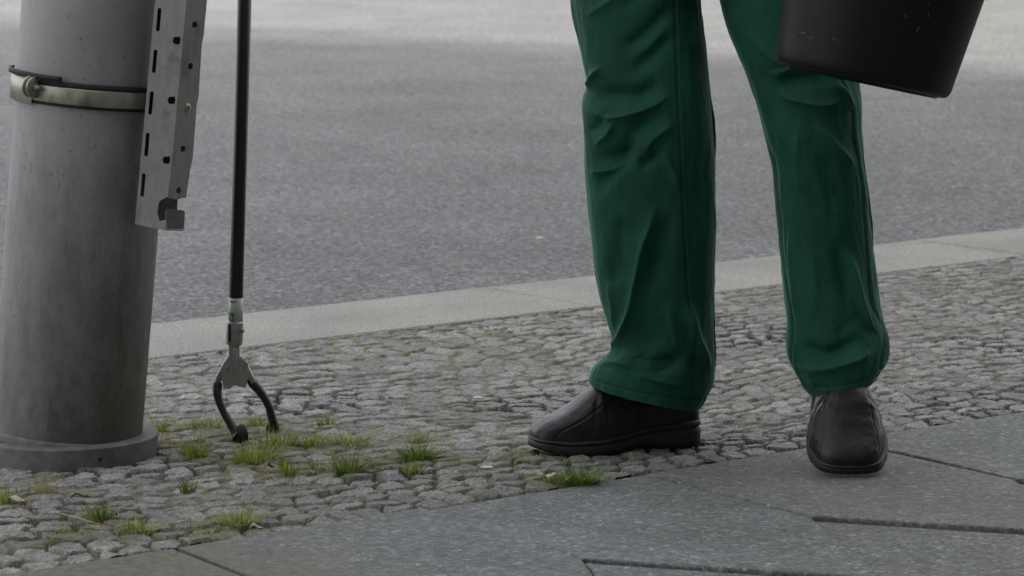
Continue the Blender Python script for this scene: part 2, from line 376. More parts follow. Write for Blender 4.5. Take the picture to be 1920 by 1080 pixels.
    leftm = sstep(3.6, 2.6, u)*sstep(.5, .1, n); dirt = np.maximum(dirt, leftm*sstep(.4, .6, vnoise(u*9, n*9, 23)*.6+vnoise(u*40, n*40, 24)*.4)*.8)
    z += dirt*.0015
    soil = np.clip(np.maximum(soil, dirt*(.45+.4*joint)), 0, 1)
    moss = np.clip(joint*fill*sstep(.5, .7, vnoise(u*4, n*4, 25)), 0, 1)*.45
    gx_, gy_ = U.x*u+NN.x*(n+nS), U.y*u+NN.y*(n+nS); wd = np.zeros_like(u)
    for q in TPOS:
        c = at(q[0], q[1]); rr = .025+q[3]*.0007; wd = np.maximum(wd, np.exp(-(((gx_-c.x)**2+(gy_-c.y)**2)/rr**2)))
    wm_ = wd*sstep(.25, .6, vnoise(u*60, n*60, 27)*.6+wd*.5); soil = np.maximum(soil, wm_*.8); moss = np.maximum(moss, wm_*sstep(.4, .6, vnoise(u*35, n*35, 28))*.85); z += wm_*.003
    P = np.stack([gx_, gy_, z], 1)
    nu = sh[1]; nv = sh[0]
    me = bpy.data.meshes.new('cobbled_pavement'); me.vertices.add(len(P)); me.vertices.foreach_set('co', P.ravel())
    I = (np.arange(nv-1)[:, None]*nu+np.arange(nu-1)[None, :]).ravel()
    Q = np.stack([I, I+1, I+1+nu, I+nu], 1); nf = len(Q)
    me.loops.add(nf*4); me.loops.foreach_set('vertex_index', Q.ravel().astype(np.int32))
    me.polygons.add(nf); me.polygons.foreach_set('loop_start', np.arange(nf, dtype=np.int32)*4)
    me.update(); me.validate(); me.polygons.foreach_set('use_smooth', np.ones(nf, bool))
    at_ = me.attributes.new('stone', 'FLOAT_COLOR', 'POINT')
    at_.data.foreach_set('color', np.stack([r2*.85+r1*.15, soil, moss, np.clip(np.maximum(fillv, np.maximum(dirt, wm_)), 0, 1)], 1).astype(np.float32).ravel())
    me.materials.append(COB); o = link(bpy.data.objects.new('cobbled_pavement', me)); o['kind'] = 'structure'
cobbles()

# ------------------------------------------------------------------ paving slabs: mitre slabs along the cobbles, four-sided ones behind
def slabs():
    b = MB()
    def slab(poly, z, tilt):
        c = sum((Vector(p) for p in poly), Vector((0, 0)))/len(poly); V = []; m = len(poly); cj_ = [abs(rng.normal(0, .0022)) for _ in poly]
        for ins, dz in ((.0018, -.12), (.0018, -.003), (.0028, -.0008), (.006, 0)):
            for i in range(m):
                p0 = Vector(poly[i-1]); p = Vector(poly[i]); p1 = Vector(poly[(i+1) % m])
                a = (p-p0).normalized(); d = (p1-p).normalized(); na = Vector((-a.y, a.x)); nd = Vector((-d.y, d.x))
                bis = (na+nd).normalized(); q = p+bis*((ins+cj_[i])/max(.3, bis.dot(na)))
                V.append(g(q.x, q.y, z+dz+(q-c).dot(tilt)))
        b.add(V, grid_faces(m, 4, True)+[tuple(3*m+i for i in range(m))])
    st = .4795
    rz = {}
    for k in range(-8, 10):
        o = 3.083+k*st; q = -.038; jit = rng.uniform(-.004, .004)
        z = rng.uniform(.001, .0035); t = Vector((rng.uniform(-.006, .006), rng.uniform(-.006, .006)))
        if k in (0, 1): t = Vector((0, -.012))
        slab([(o, nS), (o+q, 3.64), (o+q+st/2+.01, 3.245), (o+q+st, 3.64), (o+st, nS)], z, t)
        for r in range(7):
            x = o+q+(st/2 if r % 2 else 0); y = 3.64-.395*r; e = .01
            t = Vector((rng.uniform(-.008, .008), rng.uniform(-.008, .008)))
            slab([(x, y), (x-st/2+e, y-.395), (x, y-.79), (x+st/2+e, y-.395)], *((-.001, Vector((rng.uniform(.001, .006), -.006))) if r == 0 else (rng.uniform(-.0015, .001), t)))
    return b
o = slabs().build('slab_pavement', SLAB, smooth=False); o['kind'] = 'structure'
V = [g(-3, .6, -.022), g(10, .6, -.022), g(10, nK, -.022), g(-3, nK, -.022)]
mesh('joint_sand', V, [(0, 1, 2, 3)], SOIL, smooth=False)['kind'] = 'structure'

# ------------------------------------------------------------------ house behind the camera, whose shade lies over the pavement
def house():
    q = SUN_TRAVEL; edge = at(1340, 105, RZ); nf = -4.5                       # end wall meets the shadow line
    t = (un(edge)[1]-nf)/un(q)[1]; c = edge-q*t; uc = un(c)[0]; HT = 24; ul = uc-60
    root = empty('apartment_house', g(ul+30, nf-6), 'long rendered apartment house standing behind the pavement, its shade over the street', 'building')
    wm = simple('render_wall', (.18, .17, .16), .9, 0, .08, 3, .004, 30); gl = simple('window_glass', (.02, .025, .03), .08, 0, .1, 3, 0)
    rm = simple('roof_tile', (.15, .08, .06), .8, 0, .2, 10, .01, 20)
    def bx(u0, u1, n0, n1, z0, z1):
        return box(g((u0+u1)/2, (n0+n1)/2, (z0+z1)/2), U*((u1-u0)/2), NN*((n1-n0)/2), Vector((0, 0, (z1-z0)/2)))
    mesh('wall', *bx(ul, uc, nf-12, nf, -.1, HT), wm, root, False)
    mesh('roof', *bx(ul-.3, uc+.02, nf-12.3, nf+.3, HT, HT+.5), rm, root, False)
    for f in range(7):
        for k in range(6):
            u = uc-3-k*9; z = 1.2+f*3.3
            w = mesh('window', *bx(u-.7, u+.7, nf, nf+.06, z, z+1.7), wm, root, False)
            mesh('pane', *bx(u-.6, u+.6, nf+.06, nf+.075, z+.1, z+1.6), gl, w, False)
house()

def sky_blocker2():  # unseen house added to cut the sky light from the front right
    root = empty('added_brick_house', g(40, 24), 'unseen dark brick house added down the other side of the street to block sky light', 'building')
    wm = simple('dark_brick', (.14, .10, .085), .9, 0, .2, 12, .004, 30); gl = simple('house_glass', (.02, .025, .03), .08, 0, .1, 3, 0)
    def bx(u0, u1, n0, n1, z0, z1): return box(g((u0+u1)/2, (n0+n1)/2, (z0+z1)/2), U*((u1-u0)/2), NN*((n1-n0)/2), Vector((0, 0, (z1-z0)/2)))
    mesh('wall', *bx(22, 75, 18, 30, -.1, 21), wm, root, False); mesh('roof', *bx(21.7, 75.3, 17.7, 30.3, 21, 21.6), simple('slate_roof', (.06, .06, .065), .7), root, False)
    for f in range(6):
        for k in range(8):
            w = mesh('window', *bx(24.5+k*6.4, 26+k*6.4, 17.94, 18, 1.2+f*3.3, 2.9+f*3.3), wm, root, False); mesh('pane', *bx(24.6+k*6.4, 25.9+k*6.4, 17.92, 17.94, 1.3+f*3.3, 2.8+f*3.3), gl, w, False)
sky_blocker2()
def sky_blocker3():  # unseen house added to block low sky on the right of post and rail
    root = empty('added_plaster_house', g(47, -10), 'unseen grey plastered house added beyond the side street to block low sky light', 'building')
    wm = simple('grey_plaster', (.2, .19, .18), .9, 0, .1, 4, .004, 30); gl = simple('dark_glass', (.02, .025, .03), .08, 0, .1, 3, 0)
    def bx(u0, u1, n0, n1, z0, z1): return box(g((u0+u1)/2, (n0+n1)/2, (z0+z1)/2), U*((u1-u0)/2), NN*((n1-n0)/2), Vector((0, 0, (z1-z0)/2)))
    mesh('wall', *bx(24, 70, -16, -4.5, -.1, 20), wm, root, False); mesh('roof', *bx(23.7, 70.3, -16.3, -4.2, 20, 20.6), simple('dark_slate', (.06, .06, .065), .7), root, False)
    for f in range(5):
        for k in range(7):
            w = mesh('window', *bx(26.5+k*6.2, 28+k*6.2, -4.5, -4.44, 1.2+f*3.6, 3+f*3.6), wm, root, False); mesh('pane', *bx(26.6+k*6.2, 27.9+k*6.2, -4.44, -4.42, 1.3+f*3.6, 2.9+f*3.6), gl, w, False)
sky_blocker3()

# ------------------------------------------------------------------ leaning street post with its flange, band and slotted rail
def at_axis(t): return A0+(A1-A0)*t
base = Vector((atY(122, 848, PYY).x, PYY, 0)); topp = atY(186, 0, PYY); AX = (topp-base).normalized()
ex = Vector((1, 0, 0)); ex = (ex-AX*ex.dot(AX)).normalized(); ey = AX.cross(ex)
post = empty('steel_post', base, 'thick grey weathered steel post on a round iron flange beside the grass tufts', 'post')
def ringtube(zs, rs, ax0, nseg=96):
    V = []
    for z, r in zip(zs, rs):
        for k in range(nseg):
            a = 2*math.pi*k/nseg; V.append(ax0+AX*z+ex*(r*math.cos(a))+ey*(r*math.sin(a)))
    return V, grid_faces(nseg, len(zs), True)
PR = .1335
V, Fc = ringtube([.02, .6, 1.2, 2.2, 3.4], [PR, PR, PR-.001, PR-.003, PR-.006], base); Fc.append(tuple(4*96+k for k in range(96)))
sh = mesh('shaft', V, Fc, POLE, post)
# flange: flat on the ground
V = []; prof = [(-.03, .1625), (.0, .163), (.034, .163), (.0355, .1628), (.0362, .162), (.0368, .1605), (.037, .158), (.0372, .15), (.0375, .14), (.0378, .13)]
for z, r in prof:
    for k in range(96):
        a = 2*math.pi*k/96; V.append(base+Vector((r*math.cos(a)+z*.08, r*math.sin(a), z)))
fl = mesh('flange', V, grid_faces(96, len(prof), True), CAST, post)
for px, py in ((203, 858),):
    p = atY(px, py, 5.42); d = Vector((p.x-base.x, p.y-base.y, 0)).normalized(); q = base+d*.1636; q.z = .017
    mesh('bolt_hole', *tube([q-d*.004, q+d*.0006], .0035, 14), HOLE, fl)
# narrow weld seam line at the foot
V, Fc = ringtube([.030, .0395, .043, .0445], [PR+.005, PR+.0045, PR+.003, PR+.0003], base); mesh('weld_ring', V, Fc, CAST, post)
# band
zb = (atY(150, 160, 5.44)-base).dot(AX)-.0
bc = base
def band(h0, h1, r0, r1, ang0=0, ang1=360):
    V = []; n = 80; prof = [(h0, r0), (h0, r1), (h0+.002, r1+.001), ((h0+h1)/2, r1+.0015), (h1-.002, r1+.001), (h1, r1), (h1, r0)]
    for z, r in prof:
        for k in range(n+1):
            a = R(ang0+(ang1-ang0)*k/n); V.append(bc+AX*(zb+z)+ex*(r*math.cos(a))+ey*(r*math.sin(a)))
    return V, grid_faces(n+1, len(prof))
bd = mesh('clamp_band', *band(-.037, -.008, PR+.001, PR+.0055), BAND, post)
lin = MB(); lin.add(*band(-.0415, -.037, PR-.001, PR+.004)); lin.add(*band(-.008, .0015, PR-.001, PR+.0052)); lin.build('rubber_liner', DARK, bd)
# ears and bolt at the left front
aE = math.radians(180+57)
def onpole(a, r, z): return bc+AX*(zb+z)+ex*(r*math.cos(a))+ey*(r*math.sin(a))
def pole_px(px, py, r):                                                  # point on the post's skin seen at a pixel
    d = ray(px, py); o = Vector((0, 0, H)); t = 5.2/d.y
    for _ in range(4000):
        p = o+d*t; w = p-base; w -= AX*w.dot(AX)
        if w.length <= r: break
        t += .0004/d.y
    return p
e0 = pole_px(62, 163, PR+.012); rad = (e0-base); rad -= AX*rad.dot(AX); rad.normalize(); tan = AX.cross(rad).normalized()
if tan.x < 0: tan = -tan
eb = MB()
for s_ in (-1, 1):
    c = e0+tan*(.0055*s_)+rad*.002
    V, Fc = tube([c-tan*.002, c+tan*.002], .0185, 28, flat=1.0, fdir=AX); eb.add(V, Fc)
eb.build('clamp_ear', BAND, bd)
c = e0+rad*.003
sc = MB(); sc.add(*tube([c-tan*.013, c+tan*.020], .0034, 14)); sc.add(*tube([c+tan*.0075, c+tan*.012], .0068, 6)); sc.add(*tube([c-tan*.014, c-tan*.008], .0068, 6))
sc.build('clamp_bolt', BAND, bd)
# the wide lug plate left of the ears, wrapping round the post's edge
V = []; n = 14
for z in (-.044, -.043, .001, .002):
    for k in range(n+1):
        a = math.atan2(rad.dot(ey), rad.dot(ex))-math.radians(2)-math.radians(48)*k/n; r = PR+.0085-(.0015 if z in (-.044, .002) else 0); V.append(onpole(a, r, z))
mesh('lug_plate', V, grid_faces(n+1, 4), BAND, bd)
V = []
for z in (.002, .010):
    for k in range(n+9):
        a = math.atan2(rad.dot(ey), rad.dot(ex))+math.radians(22)-math.radians(80)*k/(n+8)
        for r in ((PR+.0075),): V.append(onpole(a, r, z))
lp = mesh('lug_liner', V, grid_faces(n+9, 2), DARK, bd); sd = lp.modifiers.new('thick', 'SOLIDIFY'); sd.thickness = .006; sd.offset = -1

# slotted rail, folded from sheet: 2D outlines in the photograph's proportions laid on two real planes
def cx(y): return 350-34*y/370.0
def fdep(px, py): return 5.442+(cx(py)-px)*.00043
def sdep(px, py): return 5.442+(px-cx(py))*.0020
def plate(name, outline, holes, dep, m, parent, thick=.0025, rough=6):
    bm = bmesh.new()
    def loop(pts):
        vs = [bm.verts.new((x, y, 0)) for x, y in pts]
        for i in range(len(vs)): bm.edges.new((vs[i-1], vs[i]))
    loop(outline)
    for h in holes: loop(h)
    bmesh.ops.triangle_fill(bm, use_beauty=True, use_dissolve=False, edges=bm.edges[:])
    for v in bm.verts: v.co = atY(v.co.x, v.co.y, dep(v.co.x, v.co.y))
    bm.normal_update()
    for f in bm.faces:
        if f.normal.y > 0: f.normal_flip()
    V = [v.co.copy() for v in bm.verts]; bm.verts.index_update(); Fc = [[v.index for v in f.verts] for f in bm.faces]; bm.free()
    o = mesh(name, V, Fc, m, parent, False); s_ = o.modifiers.new('thick', 'SOLIDIFY'); s_.thickness = thick; s_.offset = -1; return o
def oval(x, y, w, h, lean=-.085, n=20, p=1.0):
    out = []
    for k in range(n):
        a = 2*math.pi*k/n; c, s_ = math.cos(a), math.sin(a)
        hh = h/2-w/2; yy = (hh if s_ > 0 else -hh)+s_*w/2 if h > w else s_*h/2
        out.append((x+c*w/2+lean*yy, y+yy))
    return out
TOPY = -1400
slots = [oval(x, y, 7.2, 44) for x, y in ((297.5, 37), (290, 115), (283, 193), (275.5, 271), (268, 347))]
slots += [oval(297.5+7.4*k, 37-78*k, 7.2, 44) for k in range(1, 16)]
dh = []
for k in range(-10, 3):
    x, y = 331-9.6*k, 76+112*k; dh.append([(x-7, y-2), (x-4, y-6.5), (x+6.5, y-7), (x+7.5, y), (x+5.5, y+7), (x-3, y+7), (x-6.5, y+4)])
ov = [(290-TOPY*.0905, TOPY), (cx(TOPY)-.5, TOPY), (cx(330), 330), (cx(368)-1, 368), (308, 372), (300, 376), (296.5, 384), (294.5, 402), (297, 413), (305, 416), (310, 415), (312, 431), (297, 430), (253, 420)]
rail = plate('slotted_rail', ov, slots+dh, fdep, GALV, post)
sho = []
for k in range(-10, 4):
    x, y = 357-10.2*(k), 124+ (78*2-1)*k
    if k in (0, 1, -1): pass
for x, y in ((365, 46), (357, 124), (343, 279), (335, 357)): sho.append(oval(x, y, 9, 12))
for k in range(1, 9): sho.append(oval(365+10*k, 46-117*k, 9, 12))
so_ = [(cx(TOPY)+.5, TOPY), (385-TOPY*.097, TOPY), (382, 66), (380.5, 74), (378.5, 82), (372.5, 180), (371, 188), (369, 196), (361.5, 297), (359.5, 305), (357.5, 312), (349, 371), (336, 371), (332, 374), (316.5, 371), (cx(360)+.5, 360)]
plate('rail_side', so_, sho, sdep, GALV, rail)
# the other flange of the channel runs back to the post on the left, closing the profile
V = []
for y in (TOPY, 420):
    x0 = 290-.0905*y+1.5 if y < 0 else 253.5
    for k in range(2):
        p = atY(x0, y, fdep(x0, y)+.003+.03*k); V.append(p+Vector((.012*k, 0, 0)))
o = mesh('rail_return', V, [(0, 1, 3, 2)], GALV, rail, False); sd = o.modifiers.new('thick', 'SOLIDIFY'); sd.thickness = .0025
# bent hook tab at the foot
tab = [(312, 396), (316, 392.5), (343, 394), (347, 397), (345, 428), (340, 430), (312, 431)]
plate('hook_tab', tab, [], lambda x, y: 5.437+(x-312)*.0006, GALV, rail, .0028)
V, Fc = box(atY(328, 429.5, 5.452), Vector((.0155, 0, -.0005)), Vector((0, .014, 0)), Vector((0, 0, .0012))); bevel(mesh('hook_floor', V, Fc, GALV, rail, False), .0008)
rb = plate('rail_back', [(290-TOPY*.0905, TOPY), (379-TOPY*.097, TOPY), (343, 371), (333, 374), (331, 412), (256, 418)], [], lambda x, y: 5.506, GALV, rail)
p = atY(351, 202, sdep(351, 202)); nrm = Vector((.85, -.5, 0)).normalized()
scr = MB(); scr.add(*tube([p-nrm*.001, p+nrm*.0022, p+nrm*.0034], [.0078, .0076, .005], 20))
o = scr.build('screw', BAND, rail)
cm = MB()
for a in (0, 1):
    d = (AX if a else AX.cross(nrm).normalized()); cm.add(*box(p+nrm*.0034, d*.0036, nrm.cross(d)*.0008, nrm*.0004))
cm.build('screw_slot', HOLE, o, False)

# ------------------------------------------------------------------ litter picker held upright, jaws open on the stones
PY = 5.745
tip = atY(442, 810, PY); pick = empty('litter_picker', (tip.x, tip.y, 0), 'long black litter picker with open claw jaws, standing in the grass right of the post', 'litter picker')
p0 = atY(442.5, 559, PY); p1 = atY(458.5, 0, PY); pd = (p1-p0).normalized()
up1 = p0+pd*.86
tb = mesh('tube', *tube([p0-pd*.02, p0, up1-pd*.0, ], .0126, 28), TUBE, pick)
s0 = atY(441.6, 603, PY)
ls = mesh('label_sleeve', *tube([s0, p0+pd*.001], .01315, 32), WHITE, pick)
# printed green square with its white letter n, wrapped round the sleeve's left edge, and a small grey line
def wrap(px0, px1, py0, py1, rr, m, name, parent, n=8):
    V = []
    for py in (py1, py0):
        for k in range(n+1):
            px = px0+(px1-px0)*k/n; c = atY(442, py, PY); dx = (px-442)/F*PY/ .0133
            a = math.asin(max(-.99, min(.99, dx))); V.append(Vector((c.x+rr*math.sin(a), c.y-rr*math.cos(a), atY(px, py, PY).z)))
    return mesh(name, V, grid_faces(n+1, 2), m, parent)
wrap(428.2, 440, 585, 601, .01335, GREEN, 'green_print', ls)
cu_ = bpy.data.curves.new('letter', 'FONT'); cu_.body = 'n'; cu_.size = .0175; cu_.extrude = .0002; cu_.align_x = 'CENTER'
fo = bpy.data.objects.new('letter', cu_); cu_.materials.append(WHITE); link(fo)
lp_ = atY(434.3, 598.5, PY); fo.location = lp_+Vector((-.0005, -.0125, 0)); fo.rotation_euler = (R(90), 0, R(-26))
dg = bpy.context.evaluated_depsgraph_get(); me = bpy.data.meshes.new_from_object(fo.evaluated_get(dg)); mw = fo.matrix_basis.copy(); bpy.data.objects.remove(fo)
me.transform(mw); me.materials.clear(); VV = [v.co.copy() for v in me.vertices]; FF = [tuple(p.vertices) for p in me.polygons]
mesh('white_letter', VV, FF, WHITE, ls, False)
for k in range(4): wrap(432+3.1*k, 434.2+3.1*k, 562.5, 565.2, .01335, INK, 'small_print', ls, 2)
# clamp sleeve, channel, spring plate
def PP(x, y, dy=0): return atY(x, y, PY+dy)
cs = MB(); cs.add(*tube([PP(439.3, 646), PP(439.6, 640), PP(440.6, 606), PP(440.8, 602)], [.0135, .0152, .0152, .0142], 28, .9, (0, 1, 0), sq=.8))
cl = cs.build('clamp_sleeve', TOOLM, pick)
V, Fc = box(PP(430.3, 624, -.0125), Vector((.0016, 0, 0)), Vector((0, .004, 0)), Vector((0, 0, .0155))); mesh('clamp_gap', V, Fc, HOLE, cl, False)
q = PP(453.5, 620, -.011); mesh('clamp_rivet', *tube([q, q+Vector((.001, -.004, 0))], .004, 12), BAND, cl)
V, Fc = box(PP(439.5, 670, 0), Vector((.0098, 0, 0)), Vector((0, .008, 0)), Vector((-.0003, 0, .030))); ch = bevel(mesh('channel', V, Fc, TOOLM, pick, False), .003, 3)
V, Fc = box(PP(441.5, 688, -.0125), Vector((.0042, 0, 0)), Vector((0, .003, 0)), Vector((-.0004, 0, .034))); bevel(mesh('channel_rib', V, Fc, TOOLM, pick, False), .002, 3)
q = PP(446, 648.5, -.0082); mesh('rivet_hole', *tube([q, q+Vector((0, -.0006, 0))], .0015, 10), HOLE, ch)
pl = [(428, 670), (435, 668), (449, 669), (465, 682), (465.5, 706), (460, 727), (452, 726), (440, 721), (430, 730), (419, 728), (416, 710), (416.5, 690)]
sp = plate('spring_plate', pl, [oval(426, 693, 4, 4, 0, 10), oval(456, 692, 4, 4, 0, 10)], lambda x, y: PY-.011, TOOLM, pick, .0018)
plate('spring_plate', [(x+1, y-1) for x, y in pl], [], lambda x, y: PY+.011, TOOLM, pick, .0018)
def jaw(arm, curve, ya, yb, side):
    V, Fc = tube([atY(x, y, ya) for x, y in arm], [.0052, .0056, .0056, .005], 12, 1.5, (0, 1, 0), sq=.45)
    j = mesh('jaw', V, Fc, TOOLM, pick)
    pts = catmull(curve, 6); n = len(pts); P = []; rr = []
    for i, p in enumerate(pts):
        P.append(atY(p[0], p[1], ya+(yb-ya)*i/(n-1))); rr.append(p[2]*PY/F/2*1.12)
    fg = mesh('jaw_finger', *tube(P, rr, 14, 1.35, (0, 1, 0), sq=.6), JAWM, j)
    return j, fg
j, f = jaw([(433, 668), (424, 682), (411, 706), (406.5, 726)], [(408, 722, 16), (407.5, 735, 15), (411, 752, 13), (419, 772, 12), (430, 791, 13), (441, 808, 16), (450, 819, 22)], PY+.004, 5.712, -1)
c0 = atY(452, 814, 5.712)
V = []; Fc = []
def cup(c, ax, r, name, parent):
    # round gripping cup with a ribbed rim
    V = []; ax = Vector(ax).normalized(); a = ax.orthogonal().normalized(); b_ = ax.cross(a); prof = [(-.010, .25), (-.008, .7), (-.003, .95), (.003, 1.0), (.007, .92), (.007, .75), (.001, .5), (-.001, .1)]
    for z, k in prof:
        for i in range(24):
            t = 2*math.pi*i/24; rr = r*k*(1+(.05 if i % 2 else -.03 if k > .8 else 0)); V.append(c+ax*z+a*(rr*math.cos(t))+b_*(rr*math.sin(t)))
    return mesh(name, V, grid_faces(24, len(prof), True)+[tuple(range(24))[::-1], tuple(7*24+i for i in range(24))], DARK, parent)
cup(c0, (.85, .5, .1), .0175, 'grip_cup', j)
c = c0+Vector((.010, 0, -.018)); mesh('rust_chip', *tube([c, c+Vector((.009, 0, .003))], .0035, 8), simple('rust_brown', (.2, .07, .025), .8), j)
j2, f2 = jaw([(458, 680), (463, 692), (471, 708), (476, 718)], [(472, 717, 15), (481, 726, 15), (494, 743, 13), (504, 762, 13), (509, 780, 14), (513, 797, 16), (514, 804, 18)], PY+.004, 5.80, 1)
cup(atY(512, 806, 5.80), (-.55, -.75, .1), .0125, 'grip_cup', j2)
hd = up1+pd*.02
hb = MB(); hb.add(*tube([up1-pd*.05, up1, up1+pd*.05, up1+pd*.1+Vector((.03, 0, 0)), up1+pd*.12+Vector((.08, 0, 0))], [.016, .017, .018, .017, .014], 16))
hb.add(*tube([up1-pd*.01+Vector((.01, 0, 0)), up1-pd*.02+Vector((.05, 0, 0)), up1+pd*.02+Vector((.085, 0, 0)), up1+pd*.08+Vector((.09, 0, 0))], [.006, .007, .007, .006], 10)); hb.build('handle', JAWM, pick)

# ------------------------------------------------------------------ the worker: green trousers, black slip-on shoes
person = empty('person', (.34, 5.64, 0), 'person in green work trousers and black slip-on shoes, walking with litter picker and bucket', 'person')
def lerp_rows(rows, n):
    rows = np.array(rows, float); t = np.concatenate([[0], np.cumsum(np.abs(np.diff((rows[:, 1]+rows[:, 3])/2))+1e-6)]); q = np.linspace(0, t[-1], n)
    # smooth interpolation
    P = np.array(catmull(list(rows), 12)); tt = np.interp(np.arange(len(P))/12, np.arange(len(rows)), t)
    return np.stack([np.interp(q, tt, P[:, k]) for k in range(rows.shape[1])], 1)
def seg_disp(X, Y, pl, A, w, taper=True, side=0):
    """ridge (A>0) or valley (A<0) of half width w along a polyline, tapering at the ends"""
    pl = np.array(catmull(pl, 6)); best = np.full(X.shape, 1e9); bt = np.zeros_like(X); sg = np.zeros_like(X); L = np.concatenate([[0], np.cumsum(np.hypot(*np.diff(pl, axis=0).T))])
    for i in range(len(pl)-1):
        a, b = pl[i], pl[i+1]; d = b-a; l2 = d@d+1e-9; t = np.clip(((X-a[0])*d[0]+(Y-a[1])*d[1])/l2, 0, 1)
        qx = X-a[0]-t*d[0]; qy = Y-a[1]-t*d[1]; D = np.hypot(qx, qy); k = D < best
        best = np.where(k, D, best); bt = np.where(k, (L[i]+t*(L[i+1]-L[i]))/L[-1], bt); sg = np.where(k, np.sign(d[0]*qy-d[1]*qx), sg)
    e = sstep(0, .3, bt)*sstep(1, .7, bt) if taper else 1
    ww = w*(1+side*sg*.55)
    return A*e*np.exp(-(best/ww)**(1.25 if A > 1.5e-3 and taper else 2))
def leg(rows, yc, bd, folds, seams, hem_y, seed):
    nr, na = 420, 300; T = lerp_rows(rows, nr); V = np.zeros((nr, na, 3)); Nn = np.zeros((nr, na, 3)); th = np.linspace(0, 2*np.pi, na, endpoint=False)
    ym = (T[:, 1]+T[:, 3])/2
    def smooth(tab):
        v = np.interp(ym, *zip(*tab))
        for _ in range(3): v = np.convolve(np.pad(v, 25, mode='edge'), np.ones(51)/51, 'valid')
        return v
    YY, BBB = smooth(yc), smooth(bd)
    for i in range(nr):
        Yc = YY[i]; b = BBB[i]
        l = np.array(atY(T[i, 0], T[i, 1], Yc)); r = np.array(atY(T[i, 2], T[i, 3], Yc)); c = (l+r)/2; e1 = (r-l)/2
        cs, sn = np.cos(th), np.sin(th); cs = np.sign(cs)*np.abs(cs)**.9; sn = np.sign(sn)*np.abs(sn)**.94
        V[i] = c+e1*cs[:, None]+np.array([0, b, 0])*sn[:, None]
        n = e1/np.linalg.norm(e1)*np.cos(th)[:, None]*b+np.array([0, 1, 0])*np.sin(th)[:, None]*np.linalg.norm(e1); Nn[i] = n/np.linalg.norm(n, axis=1)[:, None]
    P = V.reshape(-1, 3); X, Y = proj(P); X0, Y0 = X.copy(), Y.copy(); NT = Nn.reshape(-1, 3)
    front = sstep(.25, -.35, NT[:, 1]); D = np.zeros(len(P))
    for pl, A, w, *sd in folds: D += (seg_disp(X, Y, pl, A*.0014, w, True, sd[0] if sd else 0)+(seg_disp(X, Y, pl, A*.0005, w*.38) if A > 0 else 0))*front
    # back and general slack of the cloth
    TH = np.tile(th, nr); ZZ = P[:, 2]
    D += (1-front)*.006*(vnoise(TH*3+ZZ*4, ZZ*9+TH, seed)-.5)*2
    D += .0045*(vnoise(TH*2.2+ZZ*5, ZZ*7-TH*1.1, seed+1)-.5)+.0022*(vnoise(TH*5-ZZ*9, ZZ*20+TH*2, seed+2)-.5)
    D += .0012*(vnoise(TH*11+ZZ*30, ZZ*45-TH*4, seed+3)-.5)
    seam = np.zeros(len(P))
    for pl, w in seams:
        q = seg_disp(X, Y, pl, 1, w, False)*front; D -= q*.0016; seam = np.maximum(seam, q*.75)
        pk = seg_disp(X, Y, [(x+5, y) for x, y in pl], 1, 3.2, False)*front; D += pk*.0011*(.5+.9*vnoise(Y*.13, X*.02, seed+5))
    # hem: stitch line and doubled cloth
    hd = np.interp(np.arange(nr), [0, nr-1], [0, 1]); rowpx = np.repeat(T[-1, 1]-T[:, 1], na); rp = np.repeat(np.maximum(0, (T[-1, 1]+T[-1, 3])/2-ym), na)
    D += .0012*sstep(18.5, 16, rp); st = np.exp(-((rp-17.5)/1.6)**2); D -= st*.0016; seam = np.maximum(seam, st*.8)
    D += st*.0008*(vnoise(TH*40, ZZ*3, seed+6)-.5)+sstep(30, 5, rp)*.002*(vnoise(TH*14, ZZ*3, seed+7)-.5)
    P = P+NT*D[:, None]
    # turn the cloth in at the hem so that it has thickness and an inside
    last = P.reshape(nr, na, 3)[-1]; lc = last.mean(0); rings = [P.reshape(nr, na, 3)]
    for k, j in ((.985, -1), (.97, -3), (.955, -14), (.95, -40)):
        q = P.reshape(nr, na, 3)[j]; lc = q.mean(0); q = lc+(q-lc)*k; q[:, 2] = P.reshape(nr, na, 3)[j][:, 2]-(.0008 if j == -1 else 0); rings.append(q[None])
    A_ = np.concatenate(rings, 0); sm = np.concatenate([seam, np.zeros(4*na)]); return A_.reshape(-1, 3), grid_faces(na, nr+4, True), sm
def cloth_obj(name, parts, m, parent):
    V = []; Fc = []; sm = []
    for v, f, q in parts: o = sum(len(x) for x in V); V.append(v); Fc += [tuple(i+o for i in t) for t in f]; sm.append(q)
    V = np.concatenate(V); o = mesh(name, V, Fc, m, parent); a = o.data.attributes.new('seam', 'FLOAT', 'POINT'); a.data.foreach_set('value', np.concatenate(sm).astype(np.float32)); return o
LA = [(1068, -160, 1340, -160), (1070, -80, 1325, -80), (1075, 0, 1311, 0), (1082, 60, 1319, 60), (1089, 110, 1327, 120), (1099, 158, 1331, 165), (1090, 195, 1334, 200), (1093, 235, 1337, 240), (1097, 300, 1340, 300), (1104, 400, 1342, 400),
      (1114, 500, 1341, 500), (1124, 560, 1340, 560), (1140, 610, 1339, 622), (1151, 645, 1338, 665), (1137, 668, 1337, 695), (1113, 690, 1333, 722), (1107, 706, 1322, 745), (1108, 719, 1311, 763)]
